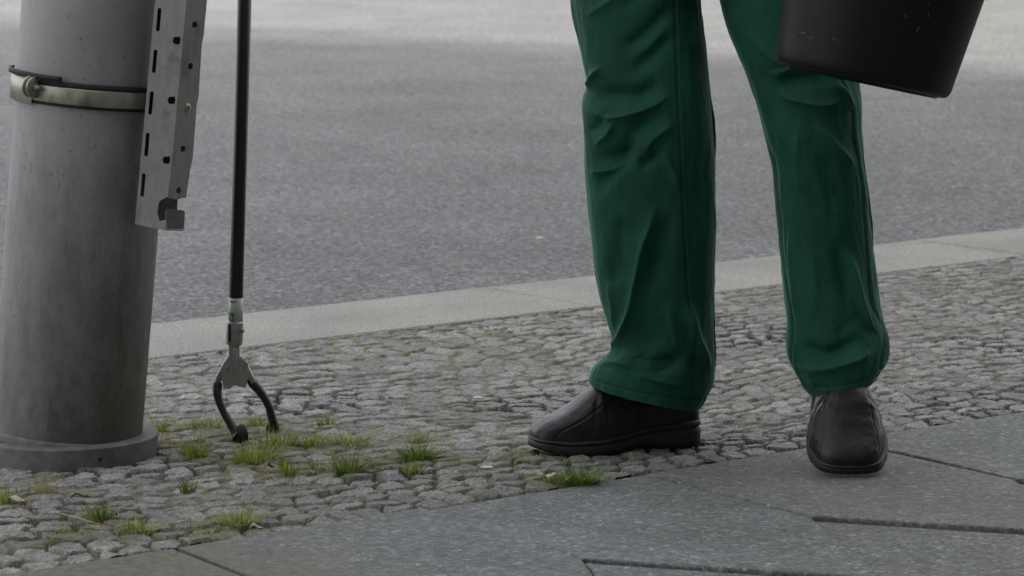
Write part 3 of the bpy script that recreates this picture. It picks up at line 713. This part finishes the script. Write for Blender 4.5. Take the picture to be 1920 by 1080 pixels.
FA = [([(1097, 33), (1134, 9), (1165, -12)], 3.5, 12), ([(1275, -5), (1208, 66), (1150, 100)], -6, 14), ([(1262, 28), (1225, 78), (1180, 112)], 1.4, 12), ([(1268, 56), (1222, 108), (1170, 145)], -5, 14), ([(1160, 20), (1190, 0), (1230, -30)], -4, 14),
      ([(1130, 122), (1112, 148), (1101, 170)], 6, 9), ([(1100, 186), (1150, 178), (1200, 178), (1245, 150)], -8, 15), ([(1092, 196), (1120, 214), (1149, 221), (1215, 203), (1262, 172)], 6, 11),
      ([(1154, 222), (1140, 252), (1112, 276)], 5, 9), ([(1142, 205), (1122, 236), (1100, 250)], -4, 8), ([(1185, 262), (1170, 289), (1105, 300)], -6, 14), ([(1254, 206), (1204, 237), (1178, 276), (1161, 310), (1130, 342), (1118, 385)], -8, 17, .4),
      ([(1101, 325), (1150, 318), (1172, 300)], 5, 10), ([(1268, 228), (1222, 264), (1205, 300)], 5, 13), ([(1238, 280), (1259, 315), (1276, 362)], 5, 7), ([(1195, 312), (1218, 300), (1236, 284)], -6, 10),
      ([(1232, 370), (1219, 421), (1203, 470), (1192, 530), (1179, 597), (1156, 643), (1120, 682)], 10, 13, -.3), ([(1262, 380), (1244, 430), (1226, 500), (1222, 560)], -7, 19), ([(1165, 400), (1160, 470), (1158, 540)], -5, 15),
      ([(1140, 520), (1150, 580), (1152, 625)], 4, 12), ([(1165, 672), (1195, 686), (1225, 690), (1290, 672)], -10, 13), ([(1106, 705), (1130, 685), (1165, 680), (1230, 712), (1300, 728)], 6, 12), ([(1294, 560), (1303, 620), (1318, 660), (1334, 700)], 7, 9),
      ([(1300, 660), (1305, 700), (1302, 740)], -5, 8), ([(1250, 560), (1262, 620), (1275, 670)], 3, 14), ([(1318, 250), (1324, 350), (1322, 450)], -3, 12), ([(1300, -20), (1303, 60), (1305, 105)], 4, 6), ([(1205, 590), (1215, 630), (1240, 655)], -3, 15)]
SA = [([(1267, -80), (1266, 0), (1268, 90), (1272, 200), (1277, 300), (1281, 400), (1285, 470), (1292, 560), (1302, 640), (1301, 735)], 2.6)]
LB = [(1310, -160, 1592, -160), (1326, -80, 1596, -80), (1348, 0, 1600, 0), (1367, 60, 1602, 60), (1384, 100, 1605, 100), (1404, 150, 1609, 150), (1421, 200, 1613, 200), (1437, 250, 1616, 250), (1450, 300, 1619, 300), (1456, 350, 1625, 350),
      (1460, 400, 1631, 400), (1463, 450, 1636, 450), (1467, 500, 1641, 500), (1472, 560, 1644, 555), (1474, 605, 1651, 595), (1472, 640, 1664, 630), (1475, 668, 1666, 655), (1486, 694, 1661, 675), (1500, 716, 1648, 693), (1514, 733, 1638, 708)]
FB = [([(1400, 60), (1450, 110), (1484, 126), (1433, 148)], 5, 14), ([(1440, 168), (1478, 152), (1520, 146), (1570, 152)], -9, 14), ([(1452, 176), (1499, 190), (1547, 197), (1586, 182)], 7, 11), ([(1560, 150), (1586, 178), (1597, 212)], 6, 8),
      ([(1525, 222), (1560, 264), (1607, 317)], 5, 9), ([(1500, 225), (1496, 300), (1502, 380)], 4, 18), ([(1540, 280), (1560, 340), (1570, 400)], -4, 18), ([(1588, 456), (1600, 510), (1622, 592), (1652, 632)], 8, 8, -.3),
      ([(1570, 430), (1580, 520), (1600, 590)], -5, 14), ([(1490, 640), (1530, 662), (1560, 664), (1620, 632)], -10, 15), ([(1482, 684), (1540, 692), (1600, 676), (1650, 650)], 7, 14), ([(1560, 640), (1600, 600), (1625, 590)], -3, 12),
      ([(1480, 420), (1486, 500), (1492, 600)], 4, 10), ([(1520, 690), (1525, 715), (1530, 728)], 3, 12), ([(1520, 450), (1530, 520), (1525, 600)], 3, 20), ([(1420, 120), (1445, 170), (1462, 240)], -4, 14)]
SB = [([(1560, 110), (1581, 163), (1597, 207), (1600, 259), (1613, 333), (1620, 400), (1627, 505), (1635, 575), (1657, 625), (1650, 690)], 2.6), ([(1452, 290), (1461, 360), (1466, 440), (1474, 523), (1486, 611), (1484, 680), (1500, 715)], 2.6)]
YA = [(-160, 5.68), (0, 5.66), (250, 5.60), (500, 5.61), (700, 5.63), (760, 5.63)]; BA = [(-160, .11), (0, .105), (250, .09), (450, .085), (620, .08), (760, .088)]
YB = [(-160, 5.66), (0, 5.62), (250, 5.55), (500, 5.56), (700, 5.53), (760, 5.52)]; BB = [(-160, .11), (0, .105), (250, .095), (450, .09), (620, .1), (680, .105), (760, .085)]
PA = leg(LA, YA, BA, FA, SA, 0, 31); PB = leg(LB, YB, BB, FB, SB, 0, 47)
# hips
V = []; zz = [.70, .76, .80, .86, .93, 1.0, 1.04]
for z, l, r, b_ in ((.835, .215, .60, .05), (.845, .12, .603, .10), (.86, .10, .606, .125), (.93, .096, .606, .135), (.98, .10, .60, .135), (1.05, .15, .56, .12)):
    for k in range(96):
        a = 2*math.pi*k/96; V.append(((l+r)/2+(r-l)/2*math.cos(a), 5.66+b_*math.sin(a), z))
PH = (np.array(V), grid_faces(96, 6, True), np.zeros(len(V)))
cloth_obj('trousers', [PA, PB, PH], CLOTH, person)

def shoe(name, loc, yaw, pitch, sx, sy, label=None, hmax=.2, st=.7, tw=1.0):
    """x runs heel -> toe; one upper, one sole, two stitched seams, elastic gussets"""
    L = .305
    out = [(0, 0), (.004, .016), (.02, .028), (.06, .0345), (.15, .0365), (.25, .0355), (.38, .0375), (.5, .044), (.6, .050), (.7, .053), (.8, .0515), (.88, .046), (.94, .040), (.975, .031), (.993, .018), (1, 0)]
    o2 = catmull(out, 5); left = [(x, abs(w)) for x, w in o2]; n2 = len(left)
    ring = [(x, w) for x, w in left]+[(x, -w*(.94 if x > .45 else 1)) for x, w in reversed(left[1:-1])]
    M = Matrix.Translation(loc) @ Matrix.Rotation(yaw, 4, 'Z') @ Matrix.Rotation(-pitch, 4, 'Y') @ Matrix.Diagonal((sx, sy, 1.0, 1))
    botz = lambda s: float(np.interp(s, [0, .04, .1, .27, .31, .36, .42, .5, .75, .88, 1], [.007, .001, 0, 0, .007, .010, .007, .001, 0, .004, .014]))
    topz = lambda s: float(np.interp(s, [0, .12, .28, .4, .5, .62, .8, 1], [.050, .049, .045, .038, .032, .028, .027, .033]))
    prof = [(-.008, 0), (-.003, .02), (0, .1), (.0012, .3), (.0012, .58), (.0004, .66), (-.0026, .70), (-.0026, .74), (.0008, .78), (.0016, .86), (.0008, .95), (-.003, 1.0), (-.009, .99)]
    V = []; nr = len(ring)
    for off, f in prof:
        for i, (x, w) in enumerate(ring):
            a = Vector(ring[i-1]); b = Vector(ring[(i+1) % nr]); t = (b-a); t = Vector((t.x*L, t.y)).normalized(); nn = Vector((-t.y, t.x))
            if nn.dot(Vector((x-.5, w*8))) < 0: nn = -nn
            s_ = min(1, max(0, x)); z = botz(s_)+(topz(s_)-botz(s_))*f
            if .0 < f < .6: z += .0006*math.sin(i*1.9)
            V.append(M @ Vector((x*L+nn.x*off, w+nn.y*off, z)))
    Fc = grid_faces(nr, len(prof), True)
    for base_ in (0, (len(prof)-1)*nr):                                    # floor and inner deck, as strips across
        q = nr; 
        for i in range(n2-1):
            a_, b2 = base_+i, base_+i+1; c_ = base_+((nr-i) % nr); d_ = base_+((nr-i-1) % nr)
            idx = [a_, b2, d_, c_]; idx = [v for k, v in enumerate(idx) if v not in idx[:k]]
            if len(idx) > 2: Fc.append(tuple(idx))
    sh = empty(name, (0, 0, 0), '', '');
    sh.parent = person; sh.location = Vector(loc)-person.location
    if label: sh['label'] = label
    bpy.context.view_layer.update()
    def mk(nm, V, Fc, m, smooth=True, seam=None, par=None):
        me = bpy.data.meshes.new(nm); me.from_pydata([tuple(v-Vector(loc)) for v in V], [], Fc); me.materials.append(m); me.polygons.foreach_set('use_smooth', [smooth]*len(me.polygons))
        bm = bmesh.new(); bm.from_mesh(me); bmesh.ops.recalc_face_normals(bm, faces=bm.faces); bm.to_mesh(me); bm.free()
        if seam is not None: a = me.attributes.new('seam', 'FLOAT', 'POINT'); a.data.foreach_set('value', np.array(seam, np.float32))
        o = link(bpy.data.objects.new(nm, me)); o.parent = par or sh; return o
    mk('sole', V, Fc, RUBB)
    # upper
    tz = lambda s: float(np.interp(s, [0, .015, .05, .15, .3, .42, .5, .58, .66, .75, .82, .9, .95, .98, 1], [.10, .125, .135, .145, .155, .16, .15, .130, .108, .087, .0745, .062, .055, .048, .038]))
    hw = lambda s: float(np.interp(s, [p[0] for p in left], [p[1] for p in left]))
    tz0 = tz
    tz = lambda s: (lambda a: a if a < hmax-.02 else hmax-.02+.02*(1-math.exp(-(a-hmax+.02)/.02)))(tz0(s))
    ns_, na = 150, 90; V = []; sm = []
    seamx = [(a, b_*st) for a, b_ in ((.915, .0), (.90, .12), (.86, .22), (.78, .27), (.68, .29), (.58, .31), (.48, .34), (.40, .40))]     # (s, t) up the side from the sole
    gx = [(.40, .50), (.41, .16), (.45, .12), (.49, .15), (.50, .45)]
    def dpl(s, t, pl):
        d = 9
        for a, b in zip(pl, pl[1:]):
            a = Vector((a[0]*3.0, a[1]*1.6)); b = Vector((b[0]*3.0, b[1]*1.6)); p = Vector((s*3.0, t*1.6)); k = max(0, min(1, (p-a).dot(b-a)/(b-a).length_squared)); d = min(d, (p-a-(b-a)*k).length)
        return d
    for i in range(ns_+1):
        s_ = .008+.984*i/ns_
        if s_ > .9: s_ = .9+(s_-.9)*1.0
        w = max(.002, hw(s_)-.0035); z0 = topz(s_)-.006; h = tz(s_)-z0; ex_ = float(np.interp(s_, [0, .5, .7, .9, 1], [.6, .62, .7, .6, .5]))
        for k in range(na+1):
            a = math.pi*k/na; t = min(k, na-k)/na; y = math.cos(a); zq = math.sin(a)
            narrow = 1-(.28 if s_ < .5 else .28*max(0, 1-(s_-.5)/.3))*zq**1.5*.6
            yy = math.copysign(abs(y)**ex_, y)*w*narrow; zz_ = z0+h*abs(zq)**(.78 if s_ > .6 else .9)
            d = dpl(s_, t, seamx); dd = -.0011*math.exp(-(d/.016)**2)+.0004*math.exp(-((d-.04)/.02)**2)
            d2 = dpl(s_, t, gx); dd += -.001*math.exp(-(d2/.02)**2)
            # walking creases across the vamp
            cr = 0
            for c0_, am in ((.66, .0012), (.62, .0008), (.705, .0008)): cr += -am*math.exp(-((s_-c0_-.02*math.sin(t*9+c0_*40))/.011)**2)*(.35+.65*(t < .34))
            bulge = .001*math.exp(-((s_-.685)/.012)**2)*(t < .4)
            dd += cr+bulge+.0012*(float(vnoise(np.array(s_*22.), np.array(t*14.), 61))-.5)
            nrm = Vector((0, y/w*.04, zq)).normalized(); V.append(M @ (Vector((s_*L, yy, zz_))+nrm*dd)); sm.append(min(1, math.exp(-(d/.019)**2)+math.exp(-(d2/.014)**2)))
    n1 = na+1; Fc = []
    for j in range(ns_):
        for k in range(na): a_ = j*n1+k; Fc.append((a_, a_+1, a_+1+n1, a_+n1))
    Fc.append(tuple(range(n1))); Fc.append(tuple(ns_*n1+k for k in range(n1)))
    up = mk('upper', V, Fc, LEATH, True, sm)
    # elastic gussets, one on each side
    for sd_ in (1, -1):
        G = []; 
        for i in range(9):
            for k in range(9):
                s_ = .425+.05*i/8; t = .17+.25*k/8; j = int(round((s_-.008)/.984*ns_)); kk = int(round(t*na)); kk = kk if sd_ > 0 else na-kk
                p = V[j*n1+kk]; c_ = M @ Vector((s_*L, 0, .07)); G.append(p+(p-c_).normalized()*.0007)
        mk('elastic_gusset', G, grid_faces(9, 9), ELAS, False, None, up)
    return sh
shA = shoe('shoe', Vector((.333, 5.685, .0)), math.pi+math.radians(19), 0, 1.04, 1.04, 'black shoe seen from its side, planted flat on the cobbles')
shB = shoe('shoe', Vector((.577, 5.648, .122)), math.radians(-90), math.radians(-25), 1.0, 1.33, 'black shoe pointing at the camera, lifted with its toe down just over the slab', .118, 1.15)

# body inside the clothes, one continuous skinned surface
def skin_obj(name, joints, bones, m, parent, sub=1):
    names = list(joints); me = bpy.data.meshes.new(name); me.from_pydata([joints[k][0] for k in names], [(names.index(a), names.index(b)) for a, b in bones], [])
    o = link(bpy.data.objects.new(name, me)); md = o.modifiers.new('s', 'SKIN'); md.use_smooth_shade = True; me.skin_vertices[0].data[0].use_root = True
    for i, k in enumerate(names): r = joints[k][1]; me.skin_vertices[0].data[i].radius = (r, r) if not hasattr(r, '__len__') else r
    o.modifiers.new('d', 'SUBSURF').levels = sub; o.modifiers['d'].render_levels = sub
    dg = bpy.context.evaluated_depsgraph_get(); e = o.evaluated_get(dg).to_mesh(); VV = [v.co.copy() for v in e.vertices]; FF = [tuple(p.vertices) for p in e.polygons]
    bpy.data.objects.remove(o); return mesh(name, VV, FF, m, parent)
HR = Vector((up1.x+.012, up1.y, up1.z+.035)); HL = Vector((.685, 5.33, 1.19))
J = {'pelvis': ((.35, 5.66, .95), .11), 'hipA': ((.24, 5.665, .87), .075), 'kneeA': ((.235, 5.625, .5), .052), 'ankA': ((.275, 5.665, .12), .027), 'footA': ((.19, 5.635, .055), .018),
     'hipB': ((.46, 5.655, .87), .075), 'kneeB': ((.525, 5.55, .52), .052), 'ankB': ((.562, 5.60, .20), .027), 'footB': ((.562, 5.51, .115), .018),
     'waist': ((.35, 5.66, 1.1), .11), 'chest': ((.35, 5.65, 1.32), .13), 'neck': ((.35, 5.65, 1.5), .055), 'head': ((.35, 5.61, 1.6), .085), 'crown': ((.35, 5.62, 1.7), .08),
     'shR': ((.17, 5.65, 1.42), .055), 'elR': ((-.12, 5.70, 1.25), .04), 'wrR': (tuple(HR+Vector((.08, 0, .02))), .026), 'palmR': (tuple(HR+Vector((.03, 0, .012))), (.034, .018)),
     'shL': ((.53, 5.65, 1.42), .055), 'elL': ((.66, 5.50, 1.28), .04), 'wrL': (tuple(HL+Vector((0, .03, .06))), .026), 'palmL': (tuple(HL+Vector((0, .005, .02))), (.034, .018))}
B = [('pelvis', 'hipA'), ('hipA', 'kneeA'), ('kneeA', 'ankA'), ('ankA', 'footA'), ('pelvis', 'hipB'), ('hipB', 'kneeB'), ('kneeB', 'ankB'), ('ankB', 'footB'), ('pelvis', 'waist'), ('waist', 'chest'), ('chest', 'neck'), ('neck', 'head'), ('head', 'crown'),
     ('chest', 'shR'), ('shR', 'elR'), ('elR', 'wrR'), ('wrR', 'palmR'), ('chest', 'shL'), ('shL', 'elL'), ('elL', 'wrL'), ('wrL', 'palmL')]
for h, c, sgn in (('R', HR, 1), ('L', HL, 1)):
    for f in range(4):
        o = (f-1.5)*.017
        if h == 'R': P3 = [(.004, -.018, o+.0), (-.028, -.022, o-.002), (-.038, .004, o-.006), (-.022, .020, o-.008)]
        else: P3 = [(o, -.016, .0), (o, -.022, -.022), (o, .004, -.034), (o, .018, -.016)]
        pv = 'palm'+h
        for q, d in enumerate(P3): k = f'{h}{f}{q}'; J[k] = (tuple(c+Vector(d)), .0088-.0006*q); B.append((pv, k)); pv = k
    tv = [(.03, .024, .004), (.004, .034, .012), (-.016, .028, .012)] if h == 'R' else [(-.032, .01, .01), (-.034, .012, -.012), (-.022, .02, -.022)]
    pv = 'palm'+h
    for q, d in enumerate(tv): k = f'{h}t{q}'; J[k] = (tuple(c+Vector(d)), .010-.001*q); B.append((pv, k)); pv = k
skin_obj('body', J, B, SKIN, person)
JJ = {k: (J[k][0], J[k][1] if hasattr(J[k][1], '__len__') else J[k][1]+.022) for k in ('pelvis', 'waist', 'chest', 'neck', 'shR', 'elR', 'wrR', 'shL', 'elL', 'wrL')}
JJ['neck'] = ((.35, 5.65, 1.46), .07); JJ['pelvis'] = ((.35, 5.66, .98), (.235, .145)); JJ['waist'] = ((.35, 5.66, 1.1), (.19, .135)); JJ['chest'] = ((.35, 5.65, 1.32), (.18, .14))
skin_obj('jacket', JJ, [b for b in B if b[0] in JJ and b[1] in JJ], CLOTH, person)
# hair cap
V = []; c = Vector((.35, 5.635, 1.665))
for i in range(13):
    for k in range(24):
        a = math.pi*.62*i/12; b_ = 2*math.pi*k/24; V.append(c+Vector((.092*math.sin(a)*math.cos(b_), .10*math.sin(a)*math.sin(b_), .105*math.cos(a))))
mesh('hair', V, grid_faces(24, 13, True), simple('dark_hair', (.03, .02, .015), .6, 0, .4, 90, .002, 200), person)

# ------------------------------------------------------------------ bucket carried in front of the leg
BY = 5.30; bcn = atY(1616, 152, BY)
bax = Vector((.215, .062, 1)).normalized(); bx_ = Vector((1, 0, 0)); bx_ = (bx_-bax*bx_.dot(bax)).normalized(); by_ = bax.cross(bx_)
bk = empty('bucket', tuple(bcn), 'black plastic bucket with scuffs, hanging tilted in front of the right trouser leg', 'bucket')
def lathe(name, prof, m, parent, nseg=128, cap0=True):
    V = [bcn+bax*z+bx_*(r*math.cos(2*math.pi*k/nseg))+by_*(r*math.sin(2*math.pi*k/nseg)) for z, r in prof for k in range(nseg)]
    return mesh(name, V, grid_faces(nseg, len(prof), True)+([tuple(range(nseg))[::-1]] if cap0 else []), m, parent)
rb = .146; tp = .125; pr = [(.004, rb-.03), (.0045, rb-.018), (.001, rb-.0155), (.0, rb-.012), (.0015, rb-.006), (.005, rb-.0015), (.010, rb+.0008), (.016, rb+.0022)]
pr += [(z, rb+tp*z) for z in (.03, .06, .1, .15, .2, .25, .29)]; h = .30
pr += [(h, rb+tp*h), (h+.002, rb+tp*h+.006), (h+.006, rb+tp*h+.008), (h+.010, rb+tp*h+.005), (h+.010, rb+tp*h-.001), (h, rb+tp*h-.004), (.15, rb+tp*.15-.004), (.01, rb-.004), (.007, rb-.03)]
bb = lathe('bucket_body', pr, PLAST, bk)
n = 128; me_ = MB(); me_.add([bcn+bax*.007+bx_*((rb-.03)*math.cos(2*math.pi*k/n))+by_*((rb-.03)*math.sin(2*math.pi*k/n)) for k in range(n)], [tuple(range(n))]); me_.build('bucket_floor', PLAST, bk)
lathe('foot_ring', [(.004, rb-.028), (-.0022, rb-.026), (-.0028, rb-.0225), (-.0022, rb-.0195), (.004, rb-.018)], PLAST, bk, cap0=False)
rt = rb+tp*h+.006; hp = []
for k in range(25):
    a = math.pi*k/24; q = bcn+bax*h+by_*(rt*math.cos(a)); hp.append(q+(HL-(bcn+bax*h))*math.sin(a)**.8)
mesh('handle', *tube(hp, .0035, 10, fdir=(1, 0, 0)), BAND, bk)

# pale scuffs scratched into the wall
def scuff(pts, w):
    V = []; P = []
    for x, y in pts:
        d = ray(x, y); o = Vector((0, 0, H)); t = (BY-.2)/d.y
        for _ in range(900):
            p = o+d*t; z = (p-bcn).dot(bax); q = p-bcn-bax*z
            if q.length <= rb+tp*z+.0005: break
            t += .0005/d.y
        P.append(p)
    n_ = len(P); V, Fc = tube(P, [w*(.3+.7*math.sin(math.pi*min(1, (i+.5)/n_))) for i in range(n_)], 6); return V, Fc
sb_ = MB()
for pts in ([(1496, 66), (1502, 60), (1508, 64), (1513, 58)], [(1510, 62), (1517, 72), (1524, 70), (1530, 62)], [(1514, 2), (1510, 22), (1507, 50)], [(1519, 66), (1526, 73)], [(1500, 106), (1501, 98)], [(1740, 34), (1741, 24)], [(1697, 28), (1701, 33)], [(1740, 2), (1744, 12)], [(1719, 60), (1724, 50)], [(1492, 70), (1497, 65)], [(1560, 70), (1572, 78)]):
    pts = [(x+random.uniform(-.8, .8), y+random.uniform(-.8, .8)) for x, y in catmull(pts, 3)]; sb_.add(*scuff(pts, random.uniform(.0003, .0007)))
sb_.build('scuff_mark', simple('scuffed_plastic', (.09, .09, .095), .8, 0, .4, 300, 0), bb)

# ------------------------------------------------------------------ grass tufts, weeds and small litter on the stones
ppm = lambda py: 6000/at(960, py).y
def tuft(px, py, hpx, wpx, nb, m, label, name='grass_tuft', cat='grass tuft', dryf=.2, flop=.6, grp='grass tufts growing between the cobbles'):
    c = at(px, py); k = ppm(py); Hh = hpx/k*1.25; Wd = wpx/k/2*1.75; nb = int(nb*1.2); b = MB(); tone = []
    for i in range(nb):
        a = random.uniform(0, 2*math.pi); r = Wd*.5*random.random()**.7
        p = c+Vector((math.cos(a)*r, math.sin(a)*r*.8, -.006)); a2 = a+random.uniform(-.9, .9); L = Hh*random.uniform(.3, 1.1)*(1.25 if random.random() < .08 else 1)
        lean = random.uniform(.1, 1.2)**1.2*Wd/max(Hh, .01)*flop*1.15+.1; w = random.uniform(.0006, .0014); d = Vector((math.cos(a2), math.sin(a2), 0)); sd_ = Vector((-d.y, d.x, 0)); rot = random.uniform(-.9, .9); sd_ = sd_*math.cos(rot)+d*math.sin(rot)
        V = []; S_ = 5
        for j in range(S_+1):
            t = j/S_; q = p+d*(L*lean*(t**1.6))+Vector((0, 0, L*(t-.28*min(lean, 1.2)*t*t))); ww = w*(1-t**1.8)+.00012; V += [q-sd_*ww, q+sd_*ww+Vector((0, 0, .0003))]
        b.add(V, [(2*j, 2*j+1, 2*j+3, 2*j+2) for j in range(S_)]); tn = 1.0 if random.random() < dryf else random.uniform(0, .8)
        tone += [tn]*len(V)
    o = b.build(name, m); at_ = o.data.attributes.new('tone', 'FLOAT', 'POINT'); at_.data.foreach_set('value', np.array(tone, np.float32))
    o.data.transform(Matrix.Translation(-c)); o.location = c
    return props(o, label, cat, grp)
TF = [(300, 812, 42, 34, 34, GR, 'wispy tall grass tuft against the right side of the post flange'),
 (385, 800, 26, 78, 110, GR, 'low wide grass tuft left of the picker claw, behind its tips'),
 (364, 858, 46, 58, 80, GR, 'upright pale grass tuft between the flange and the claw'),
 (487, 797, 22, 56, 80, GR, 'short bright grass tuft framed between the two claw arms'),
 (474, 868, 44, 92, 190, GR, 'dense spreading grass tuft right below the left claw tip'),
 (522, 838, 38, 74, 120, GR, 'bushy grass tuft growing round the right claw tip'),
 (540, 893, 40, 42, 70, GR, 'narrow grass tuft with dry straw, below the right claw tip'),
 (585, 838, 32, 54, 100, GR, 'rounded grass tuft just right of the claw'),
 (612, 795, 22, 36, 60, GR, 'tiny lone grass tuft farthest from the slabs, right above the claw tip'),
 (655, 835, 32, 80, 120, GR, 'loose wide grass tuft in the middle of the row right of the claw'),
 (655, 888, 42, 66, 170, GD, 'thick dark rooted grass tuft in front of the loose wide one'),
 (785, 826, 20, 56, 80, GR, 'low light grass tuft directly behind the darkest tuft'),
 (783, 862, 36, 66, 200, GD, 'darkest and densest grass tuft, midway between claw and shoe'),
 (774, 886, 24, 38, 80, GR, 'small light grass tuft at the foot of the darkest tuft'),
 (351, 920, 30, 36, 50, GD, 'small bluish green tuft in a joint in front of the flange'),
 (14, 945, 42, 42, 60, GR, 'grass tuft cut off by the left edge of the picture'),
 (186, 972, 38, 58, 80, GD, 'tuft with trailing straw below the dry tuft at the post'),
 (262, 995, 28, 74, 110, GR, 'flat yellowish green tuft in front of the post, near the slabs'),
 (444, 985, 34, 76, 160, GR, 'round spreading tuft near the corner of a slab, beside a greyish leaf scrap'),
 (378, 1008, 20, 44, 80, GR, 'smallest tuft of the front pair, right on the slab edge'),
 (1088, 903, 34, 84, 220, GD, 'dense low tuft under the front of the flat black shoe'),
 (1040, 905, 22, 46, 60, GR, 'small tuft with white petals left of the tuft under the shoe'),
 (1058, 866, 14, 34, 40, GD, 'tiny tuft squeezed against the sole of the flat black shoe'),
 (976, 862, 10, 66, 50, GR, 'thin flat growth just left of the toe of the flat black shoe'),
 (125, 1003, 8, 60, 26, GR, 'barely sprouting tuft on the dirty stones at lower left')]
for t in TF: tuft(*t)
tuft(82, 925, 44, 50, 46, DRY, 'dry straw coloured tuft at the foot of the post flange', dryf=.5, flop=.8)
tuft(548, 905, 34, 60, 10, DRY, 'few dry straw blades round the narrow tuft below the claw', name='dry_straw', cat='dry straw', dryf=.2, flop=1.2, grp='dry straws')
tuft(312, 838, 34, 60, 16, DRY, 'brown dead blades beside the flange', name='dry_straw', cat='dry straw', dryf=.2, flop=1.2, grp='dry straws')
def sprouts():
    b = MB(); tone = []
    for i in range(4200):
        q = TPOS[random.randrange(len(TPOS))]; a = random.uniform(0, 6.28); r = abs(random.gauss(0, 1))*(q[3]*.75+14)
        px, py = q[0]+math.cos(a)*r, q[1]+math.sin(a)*r*.28
        p = at(px, py, -.006)
        if un(p)[1] < nS-.003 or (p.x-base.x)**2+(p.y-base.y)**2 < .17**2: continue
        L = random.uniform(.006, .017)*(1.5 if random.random() < .1 else 1); a = random.uniform(0, 6.28); d = Vector((math.cos(a), math.sin(a), 0)); sd_ = Vector((-d.y, d.x, 0)); w = random.uniform(.0005, .0012); ln = random.uniform(.1, .9); V = []
        for j in range(4):
            t = j/3; c = p+d*(L*ln*t*t)+Vector((0, 0, L*t*(1-.3*ln*t))); V += [c-sd_*(w*(1-t)+.0001), c+sd_*(w*(1-t)+.0001)]
        b.add(V, [(2*j, 2*j+1, 2*j+3, 2*j+2) for j in range(3)]); tone += [1.0 if random.random() < .4 else random.uniform(0, .8)]*8
    o = b.build('sprouting_grass', GR); a_ = o.data.attributes.new('tone', 'FLOAT', 'POINT'); a_.data.foreach_set('value', np.array(tone, np.float32))
    props(o, 'thin sprouting grass and moss scattered through the joints round the tufts', 'ground cover', None, 'stuff')
sprouts()
def stalk(pts, w, label):
    b = [at(x, y, z) for x, y, z in pts]; o = mesh('straw', *tube(b, w, 6), simple('straw_stalk', (.36, .3, .17), .7, 0, .2, 60, 0)); return props(o, label, 'straw', 'dry straws')
stalk([(468, 912, .004), (476, 900, .02), (487, 896, .045)], .0007, 'thin pale stalk standing in front of the dense spreading tuft')
stalk([(95, 958, .006), (150, 972, .012), (215, 992, .008)], .0007, 'long straw lying from the dry leaf to the trailing tuft')
stalk([(532, 872, .006), (520, 850, .03)], .0008, 'orange brown stalk leaning beside the right claw tip')
def pebble(name, px, py, r, col, label, cat, sq=(1, .7, .4), z=.003):
    bm = bmesh.new(); bmesh.ops.create_icosphere(bm, subdivisions=3, radius=r); c = at(px, py, z)
    for v in bm.verts:
        k = 1+.22*math.sin(v.co.x/r*2.3+px)+.14*math.sin(v.co.y/r*3.1+py); v.co = Vector((v.co.x*sq[0]*k, v.co.y*sq[1]*k, v.co.z*sq[2]))+c
    o = from_bm(name, bm, simple(name+'_matter', col, .8, 0, .25, 300, .0005, 400), None, True); o.data.transform(Matrix.Translation(-c)); o.location = c; return props(o, label, cat)
pebble('pebble', 911, 876, .0095, (.6, .58, .52), 'small white pebble on the cobbles left of the flat shoe', 'pebble', (1.1, .7, .3))
pebble('petal', 1030, 893, .005, (.7, .62, .4), 'cream petal in the small tuft below the flat shoe', 'petal', (1.1, .8, .8), .012)
pebble('petal', 1040, 889, .004, (.75, .7, .55), 'pale petal just right of the cream one', 'petal', (1, .8, .8), .014)
pebble('pebble', 1011, 447, .010, (.62, .62, .6), 'white speck lying alone out on the asphalt', 'pebble', (.9, .7, .5), RZ+.003)
pebble('pebble', 1013, 890, .007, (.36, .35, .34), 'grey pebble beside the petals', 'pebble', (1, .8, .6))
pebble('shard', 897, 746, .011, (.5, .5, .47), 'pale stone chip behind the toe of the flat shoe', 'stone chip', (1, .6, .25), .005)
def leaf(px, py, l, w, col, label, yaw):
    c = at(px, py, .007); V = []; n = 9
    for i in range(n):
        t = i/(n-1); ww = w*math.sin(math.pi*t)**.7+.0003
        for k in (-1, 0, 1): q = Vector(((t-.5)*l, k*ww, .004*abs(k)+.006*t*(1-t)*4+.003*math.sin(t*7))); q.rotate(Matrix.Rotation(yaw, 3, 'Z')); V.append(c+q)
    o = mesh('dry_leaf', V, grid_faces(3, n), simple('dead_leaf', col, .8, 0, .3, 80, .001, 120)); s_ = o.modifiers.new('t', 'SOLIDIFY'); s_.thickness = .0006
    o.data.transform(Matrix.Translation(-c)); o.location = c; return props(o, label, 'leaf')
leaf(30, 944, .034, .011, (.42, .33, .27), 'curled pinkish dead leaf on the stones at the left edge', -.3)
leaf(150, 935, .03, .006, (.25, .19, .11), 'narrow brown dead leaf beside the dry tuft', .3)
leaf(481, 996, .022, .006, (.4, .4, .4), 'greyish scrap of leaf on the slab edge by the round tuft', .1)
leaf(505, 880, .02, .005, (.3, .17, .08), 'small brown leaf below the claw in the tufts', .7)
